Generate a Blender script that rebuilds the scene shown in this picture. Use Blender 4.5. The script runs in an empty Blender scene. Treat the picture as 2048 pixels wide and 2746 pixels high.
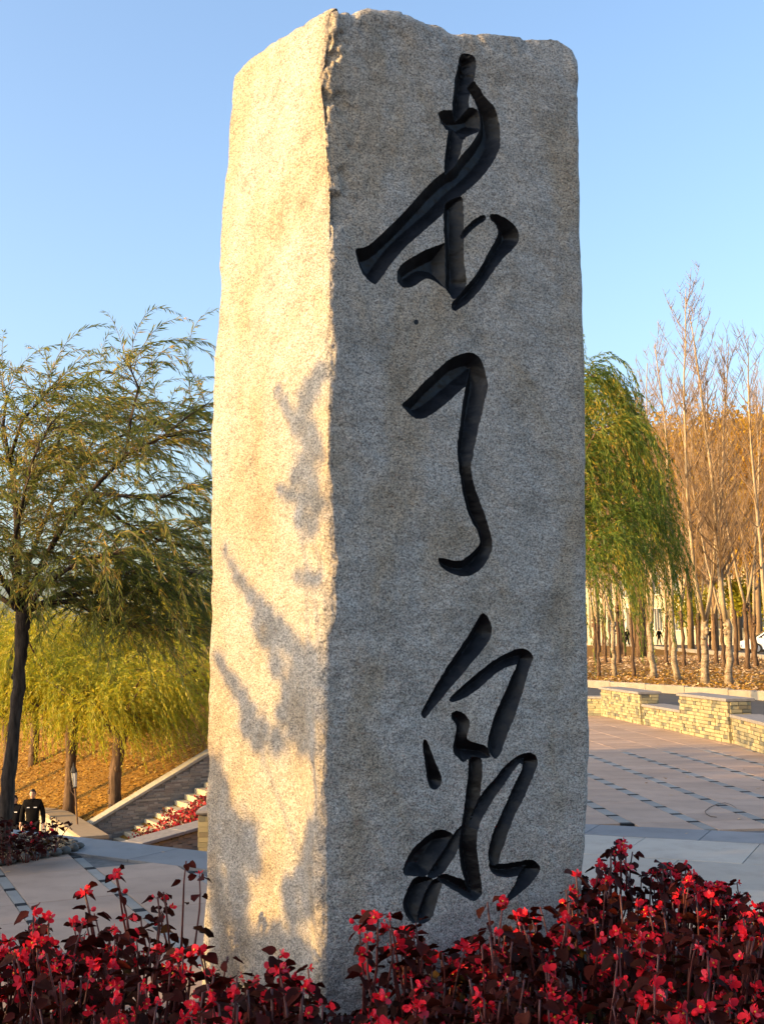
import bpy, bmesh, math, random
import numpy as np
from mathutils import Vector, Matrix, noise as mnoise
from mathutils.geometry import delaunay_2d_cdt

scene = bpy.context.scene
COL = scene.collection
RND = random.Random(7)

# ------------------------------------------------------------------ camera, sky, sun, exposure
F_PX, CX, CY = 3204.0, 1024.0, 1373.0          # focal length and centre in photo pixels
CAM_H, PITCH, ROLL = 1.6, math.radians(6.32), math.radians(-0.9)
cam_data = bpy.data.cameras.new('camera')
cam = bpy.data.objects.new('camera', cam_data)
COL.objects.link(cam)
cam_data.sensor_fit = 'VERTICAL'
cam_data.sensor_height = 36.0
cam_data.lens = 36.0 * F_PX / 2746.0
cam_data.clip_start = 0.05
cam_data.clip_end = 6000
CAM_M = Matrix.Rotation(math.radians(90) + PITCH, 3, 'X') @ Matrix.Rotation(ROLL, 3, 'Z')
cam.matrix_world = Matrix.Translation((0, 0, CAM_H)) @ CAM_M.to_4x4()
scene.camera = cam

SUN_EL = math.radians(14.0)
SUN_DIR = Vector((-0.953, -0.303, math.tan(SUN_EL))).normalized()     # towards the sun
world = bpy.data.worlds.new('World')
scene.world = world
world.use_nodes = True
wn = world.node_tree
wn.nodes.clear()
sky = wn.nodes.new('ShaderNodeTexSky')
sky.sky_type = 'NISHITA'
sky.sun_disc = False
sky.sun_elevation = SUN_EL
sky.sun_rotation = math.atan2(SUN_DIR.x, SUN_DIR.y)
sky.altitude = 100
sky.air_density = 1.0
sky.dust_density = 4.4
sky.ozone_density = 2.2
bg = wn.nodes.new('ShaderNodeBackground')
bg.inputs['Strength'].default_value = 0.15
wo = wn.nodes.new('ShaderNodeOutputWorld')
wn.links.new(sky.outputs[0], bg.inputs[0])
wn.links.new(bg.outputs[0], wo.inputs[0])

sun_data = bpy.data.lights.new('sun', 'SUN')
sun_data.energy = 3.0
sun_data.angle = math.radians(0.53)
sun_data.color = (1.0, 0.585, 0.16)
sun = bpy.data.objects.new('sun', sun_data)
COL.objects.link(sun)
sun.rotation_euler = (-SUN_DIR).to_track_quat('-Z', 'Y').to_euler()
sun.location = (-20, -10, 20)

scene.view_settings.view_transform = 'Standard'
scene.view_settings.look = 'None'
scene.view_settings.gamma = 1.0
scene.view_settings.use_curve_mapping = False
scene.view_settings.exposure = 1.65
scene.render.film_transparent = False
scene.cycles.max_bounces = 8
scene.cycles.diffuse_bounces = 4
scene.cycles.transparent_max_bounces = 8
scene.cycles.use_denoising = True

# ------------------------------------------------------------------ helpers
def ray(px, py):
    d = CAM_M @ Vector(((px - CX) / F_PX, -(py - CY) / F_PX, -1.0))
    return d

def G(px, py, z=0.0):
    """point of the level plane z seen at a photo pixel"""
    d = ray(px, py)
    t = (z - CAM_H) / d.z
    return Vector((d.x * t, d.y * t, z))

def D(px, py, depth):
    """point at distance depth (along +Y) seen at a photo pixel"""
    d = ray(px, py)
    t = depth / d.y
    return Vector((d.x * t, depth, CAM_H + d.z * t))

def sstep(a, b, x):
    t = np.clip((x - a) / (b - a), 0, 1)
    return t * t * (3 - 2 * t)

def terr(x, y):
    """height of the natural ground"""
    zr = np.interp(y, [-50, 25, 40, 58, 95, 120, 200, 4000], [-.12, -.12, .06, .58, .66, 1.0, 1.2, 1.2])
    zl = np.clip(-3.4 + .40 * (x + 7.65) + .27 * (y - 30.5), -4.2, 1.2)
    w = 1 - sstep(-.10 * np.maximum(y, 8), .11 * np.maximum(y, 8), x)
    return zl * w + zr * (1 - w)

def hit(px, py):
    """where the view ray of a photo pixel meets the natural ground"""
    d = ray(px, py)
    lo = 12.0
    while lo < 400:
        t = lo / d.y
        if CAM_H + d.z * t < float(terr(d.x * t, lo)):
            break
        lo += .25
    t = lo / d.y
    return Vector((d.x * t, lo, float(terr(d.x * t, lo))))

def setp(o, label=None, cat=None, group=None, kind=None):
    if label: o['label'] = label
    if cat: o['category'] = cat
    if group: o['group'] = group
    if kind: o['kind'] = kind
    return o

def empty(name, loc=(0, 0, 0), rz=0.0, label=None, cat=None, group=None):
    o = bpy.data.objects.new(name, None)
    COL.objects.link(o)
    o.location = loc
    o.rotation_euler = (0, 0, rz)
    o.empty_display_size = .1
    return setp(o, label, cat, group)

class MB:
    """collects shapes; build() links them as one mesh object"""
    def __init__(self):
        self.v, self.f, self.m = [], [], []
    def add(self, vs, fs, mi=0):
        b = len(self.v)
        self.v.extend([tuple(p) for p in vs])
        self.f.extend([tuple(i + b for i in q) for q in fs])
        self.m.extend([mi] * len(fs))
    def box(self, c, s, mi=0, M=None, taper=1.0, bev=0.0):
        x, y, z = s[0] / 2, s[1] / 2, s[2] / 2
        if bev > 0:
            vs, b = [], bev
            for zz, k in ((-z, b), (-z + b, 0), (z - b, 0), (z, b)):
                for sx, sy in ((-1, -1), (1, -1), (1, 1), (-1, 1)):
                    vs.append((sx * (x - k), sy * (y - k), zz))
            fs = [(3, 2, 1, 0), (12, 13, 14, 15)]
            for L in range(3):
                for i in range(4):
                    j = (i + 1) % 4
                    fs.append((L * 4 + i, L * 4 + j, L * 4 + 4 + j, L * 4 + 4 + i))
        else:
            vs = [(-x, -y, -z), (x, -y, -z), (x, y, -z), (-x, y, -z),
                  (-x * taper, -y * taper, z), (x * taper, -y * taper, z), (x * taper, y * taper, z), (-x * taper, y * taper, z)]
            fs = [(3, 2, 1, 0), (4, 5, 6, 7), (0, 1, 5, 4), (1, 2, 6, 5), (2, 3, 7, 6), (3, 0, 4, 7)]
        out = []
        for p in vs:
            q = Vector(p)
            if M is not None: q = M @ q
            out.append(q + Vector(c))
        self.add(out, fs, mi)
    def prism(self, poly, z0, z1, mi=0):
        n = len(poly)
        vs = [(p[0], p[1], z0) for p in poly] + [(p[0], p[1], z1) for p in poly]
        fs = [tuple(range(n - 1, -1, -1)), tuple(range(n, 2 * n))]
        for i in range(n):
            j = (i + 1) % n
            fs.append((i, j, n + j, n + i))
        self.add(vs, fs, mi)
    def tube(self, pts, rad, sides=6, mi=0, cap=True):
        pts = [Vector(p) for p in pts]
        n = len(pts)
        if not hasattr(rad, '__len__'): rad = [rad] * n
        t0 = (pts[1] - pts[0]).normalized()
        u = t0.orthogonal().normalized()
        vs, fs = [], []
        for i, p in enumerate(pts):
            t = (pts[min(i + 1, n - 1)] - pts[max(i - 1, 0)])
            if t.length < 1e-9: t = t0
            t = t.normalized()
            u = (u - t * u.dot(t))
            if u.length < 1e-6: u = t.orthogonal()
            u = u.normalized()
            w = t.cross(u)
            for k in range(sides):
                a = 2 * math.pi * k / sides
                vs.append(p + (u * math.cos(a) + w * math.sin(a)) * rad[i])
        for i in range(n - 1):
            for k in range(sides):
                k2 = (k + 1) % sides
                fs.append((i * sides + k, i * sides + k2, (i + 1) * sides + k2, (i + 1) * sides + k))
        if cap:
            fs.append(tuple(range(sides - 1, -1, -1)))
            fs.append(tuple((n - 1) * sides + k for k in range(sides)))
        self.add(vs, fs, mi)
    def ball(self, c, r, seg=8, rings=6, mi=0, M=None, jit=0.0, rnd=None):
        r = r if hasattr(r, '__len__') else (r, r, r)
        vs, fs = [], []
        vs.append((0, 0, -1))
        for i in range(1, rings):
            a = -math.pi / 2 + math.pi * i / rings
            for k in range(seg):
                b = 2 * math.pi * k / seg
                vs.append((math.cos(a) * math.cos(b), math.cos(a) * math.sin(b), math.sin(a)))
        vs.append((0, 0, 1))
        for k in range(seg):
            fs.append((0, 1 + (k + 1) % seg, 1 + k))
        for i in range(rings - 2):
            for k in range(seg):
                a0 = 1 + i * seg + k; a1 = 1 + i * seg + (k + 1) % seg
                fs.append((a0, a1, a1 + seg, a0 + seg))
        e = len(vs) - 1
        b = 1 + (rings - 2) * seg
        for k in range(seg):
            fs.append((b + k, b + (k + 1) % seg, e))
        out = []
        for p in vs:
            q = Vector((p[0] * r[0], p[1] * r[1], p[2] * r[2]))
            if jit: q *= 1 + (rnd or RND).uniform(-jit, jit)
            if M is not None: q = M @ q
            out.append(q + Vector(c))
        self.add(out, fs, mi)
    def lathe(self, prof, seg=12, c=(0, 0, 0), mi=0):
        vs, fs = [], []
        for r, z in prof:
            for k in range(seg):
                a = 2 * math.pi * k / seg
                vs.append((c[0] + r * math.cos(a), c[1] + r * math.sin(a), c[2] + z))
        n = len(prof)
        for i in range(n - 1):
            for k in range(seg):
                k2 = (k + 1) % seg
                fs.append((i * seg + k, i * seg + k2, (i + 1) * seg + k2, (i + 1) * seg + k))
        fs.append(tuple(range(seg - 1, -1, -1)))
        fs.append(tuple((n - 1) * seg + k for k in range(seg)))
        self.add(vs, fs, mi)
    def mesh(self, name, mats, smooth=False):
        me = bpy.data.meshes.new(name)
        me.from_pydata(self.v, [], self.f)
        for m in (mats if isinstance(mats, (list, tuple)) else [mats]):
            me.materials.append(m)
        if any(self.m):
            me.polygons.foreach_set('material_index', self.m)
        if smooth:
            me.polygons.foreach_set('use_smooth', [True] * len(me.polygons))
        me.update()
        return me
    def build(self, name, mats, parent=None, smooth=False, **kw):
        return link(name, self.mesh(name, mats, smooth), parent, **kw)

def link(name, me, parent=None, loc=None, **kw):
    o = bpy.data.objects.new(name, me)
    COL.objects.link(o)
    if loc is not None: o.location = loc
    if parent is not None:
        o.parent = parent
    return setp(o, **kw)

def np_mesh(name, V, Fc, mats, smooth=False, mi=None):
    """fast mesh from numpy arrays; Fc is (n,3) or (n,4)"""
    me = bpy.data.meshes.new(name)
    V = np.asarray(V, dtype=np.float32).reshape(-1, 3)
    Fc = np.asarray(Fc, dtype=np.int32)
    k = Fc.shape[1]
    me.vertices.add(len(V)); me.vertices.foreach_set('co', V.ravel())
    me.loops.add(Fc.size); me.loops.foreach_set('vertex_index', Fc.ravel())
    me.polygons.add(len(Fc))
    me.polygons.foreach_set('loop_start', np.arange(len(Fc), dtype=np.int32) * k)
    me.polygons.foreach_set('loop_total', np.full(len(Fc), k, dtype=np.int32))
    for m in (mats if isinstance(mats, (list, tuple)) else [mats]):
        me.materials.append(m)
    if mi is not None: me.polygons.foreach_set('material_index', np.asarray(mi, dtype=np.int32))
    if smooth: me.polygons.foreach_set('use_smooth', np.ones(len(Fc), dtype=bool))
    me.update(calc_edges=True)
    me.validate()
    return me

def leaves_arrays(P, Dv, Nv, L, W):
    """pointed leaves: base points, directions, normals, lengths, widths -> verts, quads"""
    P = np.asarray(P, float); Dv = np.asarray(Dv, float); Nv = np.asarray(Nv, float)
    L = np.asarray(L, float)[:, None]; W = np.asarray(W, float)[:, None]
    Dv = Dv / (np.linalg.norm(Dv, axis=1, keepdims=True) + 1e-9)
    S = np.cross(Dv, Nv); S /= (np.linalg.norm(S, axis=1, keepdims=True) + 1e-9)
    N2 = np.cross(S, Dv)
    mid = P + Dv * L * .42
    V = np.stack([P, mid + S * W * .5 + N2 * W * .12, P + Dv * L, mid - S * W * .5 + N2 * W * .12], axis=1)
    n = len(P)
    Fc = np.arange(n * 4).reshape(n, 4)
    return V.reshape(-1, 3), Fc

# ------------------------------------------------------------------ materials
class NT:
    def __init__(self, name):
        self.mat = bpy.data.materials.new(name)
        self.mat.use_nodes = True
        self.t = self.mat.node_tree
        self.t.nodes.clear()
        self.out = self.n('ShaderNodeOutputMaterial')
    def n(self, typ, **kw):
        nd = self.t.nodes.new(typ)
        for k, v in kw.items(): setattr(nd, k, v)
        return nd
    def l(self, a, b): self.t.links.new(a, b)
    def coord(self, which='Object', scale=None):
        c = self.n('ShaderNodeTexCoord').outputs[which]
        if scale is not None:
            m = self.n('ShaderNodeMapping')
            m.inputs['Scale'].default_value = scale
            self.l(c, m.inputs[0]); c = m.outputs[0]
        return c
    def noise(self, scale, detail=4, rough=.55, vec=None, dist=0.0):
        nd = self.n('ShaderNodeTexNoise')
        nd.inputs['Scale'].default_value = scale
        nd.inputs['Detail'].default_value = detail
        nd.inputs['Roughness'].default_value = rough
        nd.inputs['Distortion'].default_value = dist
        self.l(vec if vec is not None else self.coord(), nd.inputs['Vector'])
        return nd.outputs['Fac']
    def voro(self, scale, vec=None, feature='F1'):
        nd = self.n('ShaderNodeTexVoronoi', feature=feature)
        nd.inputs['Scale'].default_value = scale
        self.l(vec if vec is not None else self.coord(), nd.inputs['Vector'])
        return nd
    def ramp(self, fac, stops, interp='LINEAR'):
        r = self.n('ShaderNodeValToRGB')
        r.color_ramp.interpolation = interp
        e = r.color_ramp.elements
        while len(e) < len(stops): e.new(.5)
        for i, (p, c) in enumerate(stops):
            e[i].position = p
            e[i].color = (*c, 1) if len(c) == 3 else c
        self.l(fac, r.inputs[0])
        return r.outputs[0]
    def mix(self, fac, a, b, blend='MIX'):
        m = self.n('ShaderNodeMix', data_type='RGBA', blend_type=blend)
        for sock, val in ((m.inputs[0], fac), (m.inputs[6], a), (m.inputs[7], b)):
            if hasattr(val, 'is_output'): self.l(val, sock)
            elif hasattr(val, '__len__'): sock.default_value = (*val, 1)
            else: sock.default_value = val
        return m.outputs[2]
    def math(self, op, a, b=None, clamp=False):
        m = self.n('ShaderNodeMath', operation=op, use_clamp=clamp)
        for s, v in ((m.inputs[0], a), (m.inputs[1], b)):
            if v is None: continue
            if hasattr(v, 'is_output'): self.l(v, s)
            else: s.default_value = v
        return m.outputs[0]
    def bump(self, h, strength=.3, dist=.01, prev=None):
        b = self.n('ShaderNodeBump')
        b.inputs['Strength'].default_value = strength
        b.inputs['Distance'].default_value = dist
        self.l(h, b.inputs['Height'])
        if prev is not None: self.l(prev, b.inputs['Normal'])
        return b.outputs[0]
    def island(self):
        return self.n('ShaderNodeNewGeometry').outputs['Random Per Island']
    def objrand(self):
        return self.n('ShaderNodeObjectInfo').outputs['Random']
    def pbr(self, col, rough=.8, normal=None, metal=0.0, spec=.4, trans=0.0):
        p = self.n('ShaderNodeBsdfPrincipled')
        for s, v in ((p.inputs['Base Color'], col), (p.inputs['Roughness'], rough), (p.inputs['Metallic'], metal)):
            if hasattr(v, 'is_output'): self.l(v, s)
            elif hasattr(v, '__len__'): s.default_value = (*v, 1)
            else: s.default_value = v
        p.inputs['Specular IOR Level'].default_value = spec
        if trans: p.inputs['Transmission Weight'].default_value = trans
        if normal is not None: self.l(normal, p.inputs['Normal'])
        self.l(p.outputs[0], self.out.inputs[0])
        return self.mat
    def leafy(self, col, rough=.5, trans=.45, spec=.3):
        p = self.n('ShaderNodeBsdfPrincipled')
        p.inputs['Roughness'].default_value = rough
        p.inputs['Specular IOR Level'].default_value = spec
        tr = self.n('ShaderNodeBsdfTranslucent')
        for s in (p.inputs['Base Color'], tr.inputs['Color']):
            self.l(col, s)
        ms = self.n('ShaderNodeMixShader')
        ms.inputs[0].default_value = trans
        self.l(p.outputs[0], ms.inputs[1]); self.l(tr.outputs[0], ms.inputs[2])
        self.l(ms.outputs[0], self.out.inputs[0])
        return self.mat

def plain(name, col, rough=.6, var=.12, scale=8, spec=.4, metal=0.0):
    t = NT(name)
    n = t.noise(scale, 5)
    a = tuple(c * (1 - var) for c in col); b = tuple(min(1, c * (1 + var)) for c in col)
    return t.pbr(t.ramp(n, [(.3, a), (.7, b)]), rough, None, metal, spec)

def leafmat(name, stops, trans=.45, rough=.5, spec=.3, drift=0):
    t = NT(name)
    r = t.math('FRACT', t.math('ADD', t.island(), t.math('MULTIPLY', t.objrand(), .37)))
    if drift:
        q = t.math('MULTIPLY', t.math('SUBTRACT', t.noise(drift, 3, .55), .5), 1.5)
        r = t.math('ADD', t.math('MULTIPLY', r, .72), t.math('ADD', q, .14), True)
    return t.leafy(t.ramp(r, stops), rough, trans, spec)

def m_granite():
    t = NT('granite')
    c = t.coord()
    v = t.voro(195, c).outputs['Color']
    sep = t.n('ShaderNodeSeparateColor'); t.l(v, sep.inputs[0])
    grain = t.ramp(sep.outputs[0], [(0, (.045, .044, .044)), (.20, (.12, .115, .11)), (.32, (.33, .30, .26)), (.7, (.43, .395, .345)), (1, (.62, .575, .51))])
    fine = t.noise(260, 3, .7, c)
    grain = t.mix(.45, grain, t.ramp(fine, [(.35, (.13, .125, .12)), (.5, (.40, .365, .32)), (.65, (.62, .575, .51))]))
    st = t.noise(1.7, 6, .62, t.coord('Object', (1, 1, .55)), .4)
    stain = t.ramp(st, [(.46, (1, 1, 1)), (.56, (.95, .87, .76)), (.70, (.80, .66, .50))])
    col = t.mix(1.0, grain, stain, 'MULTIPLY')
    dk = t.ramp(t.noise(5.5, 5, .65, c), [(.32, (.70, .69, .67)), (.52, (1, 1, 1)), (.75, (1.0, 1.0, 1.0))])
    col = t.mix(.8, col, dk, 'MULTIPLY')
    col = t.mix(1.0, col, t.ramp(t.noise(115, 2, .6, c), [(.36, (.52, .52, .53)), (.46, (1, 1, 1)), (.7, (1.08, 1.07, 1.05))]), 'MULTIPLY')
    vein = t.ramp(t.noise(2.6, 6, .6, t.coord('Object', (.5, .5, 2.0)), 1.6), [(.485, (1, 1, 1)), (.50, (1.18, 1.18, 1.18)), (.515, (1, 1, 1))])
    col = t.mix(.8, col, vein, 'MULTIPLY')
    rs = t.ramp(t.noise(9, 5, .7, t.coord('Object', (1, 1, 1.7))), [(.66, (1, 1, 1)), (.73, (.70, .47, .32))])
    col = t.mix(.75, col, rs, 'MULTIPLY')
    b1 = t.bump(t.noise(150, 3, .7, c), .55, .004)
    b2 = t.bump(t.noise(16, 6, .6, t.coord('Object', (1, 1, 1.5))), .7, .022, b1)
    return t.pbr(col, .85, b2, 0, .3)

def m_paint():
    t = NT('black_paint')
    n = t.noise(14, 5, .6)
    b = t.bump(t.noise(9, 4, .55), .25, .012, t.bump(t.noise(110, 4, .65), .3, .002))
    col = t.ramp(n, [(.3, (.0025, .0025, .003)), (.7, (.007, .007, .009))])
    wear = t.ramp(t.noise(11, 7, .72), [(.62, (0, 0, 0)), (.74, (1, 1, 1))])
    col = t.mix(t.math('MULTIPLY', wear, .6), col, (.05, .046, .042))
    return t.pbr(col, t.ramp(n, [(.3, (.36,) * 3), (.7, (.52,) * 3)]), b, 0, .26)

def m_paving(name, col, var=.10, rough=.7):
    t = NT(name)
    r = t.objrand()
    c = t.coord('Object')
    n = t.noise(3.0, 6, .65)
    g = t.noise(170, 2, .7)
    base = t.ramp(r, [(0, tuple(x * (1 - var) for x in col)), (1, tuple(x * (1 + var) for x in col))])
    base = t.mix(.9, base, t.ramp(n, [(.30, (.74, .73, .72)), (.50, (.96, .96, .96)), (.75, (1.06, 1.05, 1.03))]), 'MULTIPLY')
    w = t.noise(.9, 5, .6, t.n('ShaderNodeNewGeometry').outputs['Position'])
    base = t.mix(.8, base, t.ramp(w, [(.35, (.84, .83, .82)), (.6, (1.03, 1.03, 1.03))]), 'MULTIPLY')
    base = t.mix(.5, base, t.ramp(g, [(.35, (.72, .72, .72)), (.55, (1, 1, 1))]), 'MULTIPLY')
    return t.pbr(base, rough, t.bump(g, .12, .002), 0, .35)

def m_veneer(name, stops):
    t = NT(name)
    r = t.math('FRACT', t.math('ADD', t.island(), t.objrand()))
    base = t.ramp(r, stops)
    n = t.noise(40, 5, .65)
    base = t.mix(.5, base, t.ramp(n, [(.3, (.7, .7, .7)), (.65, (1, 1, 1))]), 'MULTIPLY')
    return t.pbr(base, .85, t.bump(n, .5, .006), 0, .25)

def m_bark(name, a, b, scale=(30, 30, 5), bump=.8):
    t = NT(name)
    c = t.coord('Object', scale)
    n = t.noise(1.0, 6, .65, c)
    return t.pbr(t.ramp(n, [(.35, a), (.65, b)]), .9, t.bump(n, bump, .02), 0, .2)

def m_poplar():
    t = NT('poplar_bark')
    c = t.coord('Object')
    n = t.noise(9, 5, .65, t.coord('Object', (1, 1, .6)))
    m = t.noise(2.2, 4, .6, t.coord('Object', (2, 2, 5)))
    base = t.ramp(n, [(.33, (.15, .11, .07)), (.55, (.30, .24, .165)), (.75, (.40, .33, .24))])
    base = t.mix(1, base, t.ramp(m, [(.36, (.50, .44, .38)), (.50, (1, 1, 1))]), 'MULTIPLY')
    return t.pbr(base, .85, t.bump(n, .5, .02), 0, .2)

def m_soil(name, stops, sc=14):
    t = NT(name)
    n = t.noise(sc, 8, .7)
    n2 = t.noise(sc * .12, 4, .6)
    base = t.ramp(n, stops)
    base = t.mix(.6, base, t.ramp(n2, [(.35, (.72, .70, .66)), (.65, (1, 1, 1))]), 'MULTIPLY')
    return t.pbr(base, .95, t.bump(n, .9, .05), 0, .15)

def m_asphalt():
    t = NT('asphalt')
    n = t.noise(60, 4, .7); n2 = t.noise(1.1, 4, .6)
    base = t.mix(.6, t.ramp(n, [(.3, (.040, .040, .042)), (.7, (.075, .075, .078))]), t.ramp(n2, [(.3, (.75, .75, .75)), (.7, (1.25, 1.22, 1.2))]), 'MULTIPLY')
    return t.pbr(base, .85, t.bump(n, .3, .01), 0, .3)

M = dict(
    granite=m_granite(), paint=m_paint(),
    slab_pink=m_paving('pink_granite_paving', (.385, .275, .205)),
    slab_grey=m_paving('grey_granite_paving', (.27, .26, .24)),
    slab_band=m_paving('blue_grey_granite_paving', (.21, .212, .22)),
    slab_light=m_paving('pale_granite_paving', (.36, .33, .285)),
    slab_dark=plain('black_granite_paving', (.018, .019, .021), .85, .2, 20, .12),
    joint=plain('paving_joint', (.12, .115, .11), .95, .25, 20),
    veneer_light=m_veneer('ledger_stone', [(0, (.28, .24, .14)), (.28, (.36, .31, .18)), (.5, (.22, .20, .125)), (.66, (.32, .275, .16)), (.80, (.145, .14, .105)), (.92, (.11, .11, .09)), (1, (.28, .215, .115))]),
    veneer_dark=m_veneer('slate_ledger_stone', [(0, (.20, .17, .145)), (.3, (.31, .26, .21)), (.5, (.17, .165, .15)), (.7, (.27, .25, .22)), (.9, (.38, .34, .28)), (1, (.15, .13, .11))]),
    core=plain('mortar', (.16, .145, .12), .95, .25, 15),
    coping=plain('grey_coping_stone', (.20, .185, .175), .75, .2, 12),
    coping_pale=plain('pale_coping_stone', (.33, .30, .24), .8, .15, 10),
    step=plain('cream_step_stone', (.36, .32, .245), .8, .12, 10),
    soil=m_soil('bed_soil', [(.3, (.03, .022, .017)), (.5, (.07, .05, .036)), (.7, (.15, .11, .07))], 40),
    hill=m_soil('dry_hillside', [(.3, (.10, .05, .012)), (.5, (.235, .125, .024)), (.7, (.36, .21, .042))], 10),
    asphalt=m_asphalt(),
    kerb=m_paving('kerb_granite', (.26, .235, .20), .06),
    bark=m_bark('willow_bark', (.018, .013, .010), (.075, .055, .042), (28, 28, 5)),
    bark_mid=m_bark('brown_bark', (.045, .027, .016), (.16, .10, .06), (18, 18, 3)),
    poplar=m_poplar(),
    twig=plain('tan_twig', (.22, .145, .08), .85, .25, 3),
    stem=plain('pale_stem_bark', (.32, .245, .155), .85, .25, 6),
    twig_dark=plain('dark_twig', (.10, .07, .045), .85, .25, 10),
    willow_leaf=leafmat('willow_leaf', [(0, (.10, .14, .03)), (.35, (.145, .175, .038)), (.62, (.21, .22, .045)), (.80, (.35, .28, .05)), (.93, (.48, .28, .05)), (1, (.38, .36, .17))], .55, drift=2.2),
    willow_gold=leafmat('golden_willow_leaf', [(0, (.16, .20, .015)), (.3, (.28, .29, .02)), (.6, (.40, .35, .022)), (.85, (.47, .34, .025)), (1, (.21, .25, .025))], .5, drift=0.7),
    willow_green=leafmat('green_willow_leaf', [(0, (.05, .10, .016)), (.4, (.09, .15, .02)), (.66, (.15, .19, .025)), (.84, (.30, .26, .03)), (1, (.42, .29, .04))], .5, drift=0.8),
    gold_leaf=leafmat('autumn_gold_leaf', [(0, (.34, .18, .018)), (.4, (.47, .26, .025)), (.75, (.54, .34, .035)), (1, (.32, .24, .03))], .45, drift=0.5),
    shade_leaf=leafmat('grove_leaf', [(0, (.05, .08, .02)), (1, (.14, .14, .03))], .15),
    litter=leafmat('fallen_leaf', [(0, (.26, .125, .018)), (.3, (.40, .21, .028)), (.6, (.50, .30, .05)), (.85, (.32, .165, .025)), (1, (.58, .42, .14))], .15, .7),
    litter_pale=leafmat('dry_fallen_leaf', [(0, (.34, .19, .09)), (.35, (.52, .34, .17)), (.7, (.62, .44, .25)), (.88, (.30, .18, .09)), (1, (.72, .56, .36))], .12, .7),
)
# ------------------------------------------------------------------ ground, plaza
def axis(vals):
    return np.unique(np.round(np.concatenate(vals), 3))
gx = axis([np.linspace(-3000, -80, 12), np.linspace(-80, -32, 13), np.linspace(-32, 34, 95), np.linspace(34, 90, 15), np.linspace(90, 3000, 12)])
gy = axis([np.linspace(-400, -10, 8), np.linspace(-10, 24, 20), np.linspace(24, 64, 64), np.linspace(64, 200, 40), np.linspace(200, 4500, 14)])
XX, YY = np.meshgrid(gx, gy)
ZZ = terr(XX, YY)
V = np.stack([XX, YY, ZZ], -1).reshape(-1, 3)
nx, ny = len(gx), len(gy)
I = (np.arange(ny - 1)[:, None] * nx + np.arange(nx - 1)[None, :]).ravel()
link('ground', np_mesh('ground', V, np.stack([I, I + 1, I + nx + 1, I + nx], 1), M['hill'], True), kind='structure')

EDGE_A, EDGE_B = G(205, 2242, 0), G(545, 2291, 0)
edge_dir = (EDGE_A - EDGE_B).normalized()
P_left = EDGE_A + edge_dir * 14
P_in = EDGE_B - edge_dir * .55
plaza_poly = [(-26, -9), (16, -9), (16, 12.0), (6.2, 12.0), (5.75, 20), (5.3, 27), (4.4, 30), (1.2, 30), (0.4, 12), (P_in.x, P_in.y), (P_left.x, P_left.y), (-26, P_left.y)]
mb = MB(); mb.prism(plaza_poly, -4.6, -.02)
plaza = mb.build('plaza', M['joint'], kind='structure')

# paving pattern: three sectors, each slab a piece of its own
def inside(p, poly):
    x, y = p; c = False
    for i in range(len(poly)):
        x1, y1 = poly[i]; x2, y2 = poly[i - 1]
        if (y1 > y) != (y2 > y) and x < (x2 - x1) * (y - y1) / (y2 - y1) + x1: c = not c
    return c
def in_view(p, m=1.12):
    return p[1] > 2.5 and abs(p[0]) < p[1] * .3196 * m + .2 and p[1] < 30
slab_cache = {}
def slab(name, cx, cy, w, d, ang, mt, top=0.0, th=.05):
    key = (round(w, 3), round(d, 3), mt.name)
    if key not in slab_cache:
        b = MB(); b.box((0, 0, -th / 2), (w, d, th), bev=.0022)
        slab_cache[key] = b.mesh(name, mt)
    o = link(name, slab_cache[key], plaza)
    o.location = (cx, cy, top + RND.uniform(-.0012, .0012)); o.rotation_euler = (0, 0, ang)
    return o
# right sector
band_r1, band_r2 = G(1585, 2238, 0), G(2048, 2263, 0)     # near edge of the grey band
br_dir = (band_r2 - band_r1).normalized(); br_n = Vector((-br_dir.y, br_dir.x, 0))
s0, s1 = G(1540 + 305 / 3.252, 1880 + 723 / 3.252, 0), G(1540 + 1035 / 3.252, 1880 + 1050 / 3.252, 0)
sd = (s0 - s1).normalized()                               # along the strips, away from camera
ang_r = math.atan2(sd.y, sd.x) - math.pi / 2
sx_ = Vector((sd.y, -sd.x, 0))
PITCH_S, BAND_W = .60, .115
step_y = (s0 - s1).length / 6.0
BAND_D = (G(1585, 2238, 0) - G(1585, 2211, 0)).length
def side_r(p): return (Vector((p[0], p[1], 0)) - band_r1).dot(br_n)
wall_line = [(5.75, 15.0), (4.3, 24.2)]
for i in range(-6, 9):
    for j in range(-5, 36):
        o = s1 + sx_ * (i * PITCH_S) + sd * (j * step_y)
        dk = o
        sl = o + sx_ * (PITCH_S / 2) + sd * (step_y / 2)
        st = o + sd * (step_y / 2)
        lit_zone = 25.5
        for p, nm, w, d, mt in ((dk, 'dark_tile', BAND_W - .006, .085, M['slab_dark']),
                                (sl, 'paving_slab', PITCH_S - BAND_W - .004, step_y - .004, M['slab_pink']),
                                (st, 'strip_tile', BAND_W - .006, step_y - .092, M['slab_grey'])):
            if side_r(p) > BAND_D + .06 and inside((p.x, p.y), plaza_poly) and in_view(p) and p.x > .8 and p.y < 17.6 + .0 * p.x:
                slab(nm, p.x, p.y, w, d, ang_r, mt)
            elif side_r(p) > BAND_D + .3 and inside((p.x, p.y), plaza_poly) and in_view(p) and p.x > .8 and nm == 'paving_slab':
                slab(nm, p.x, p.y, PITCH_S - .007, step_y - .007, ang_r, M['slab_pink'])
# grey band (right)
ang_b = math.atan2(br_dir.y, br_dir.x)
for k in range(-3, 6):
    p = band_r1 + br_dir * (k * .95 + .4) + br_n * (BAND_D / 2)
    slab('band_slab', p.x, p.y, .943, BAND_D - .008, ang_b, M['slab_band'])
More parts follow.
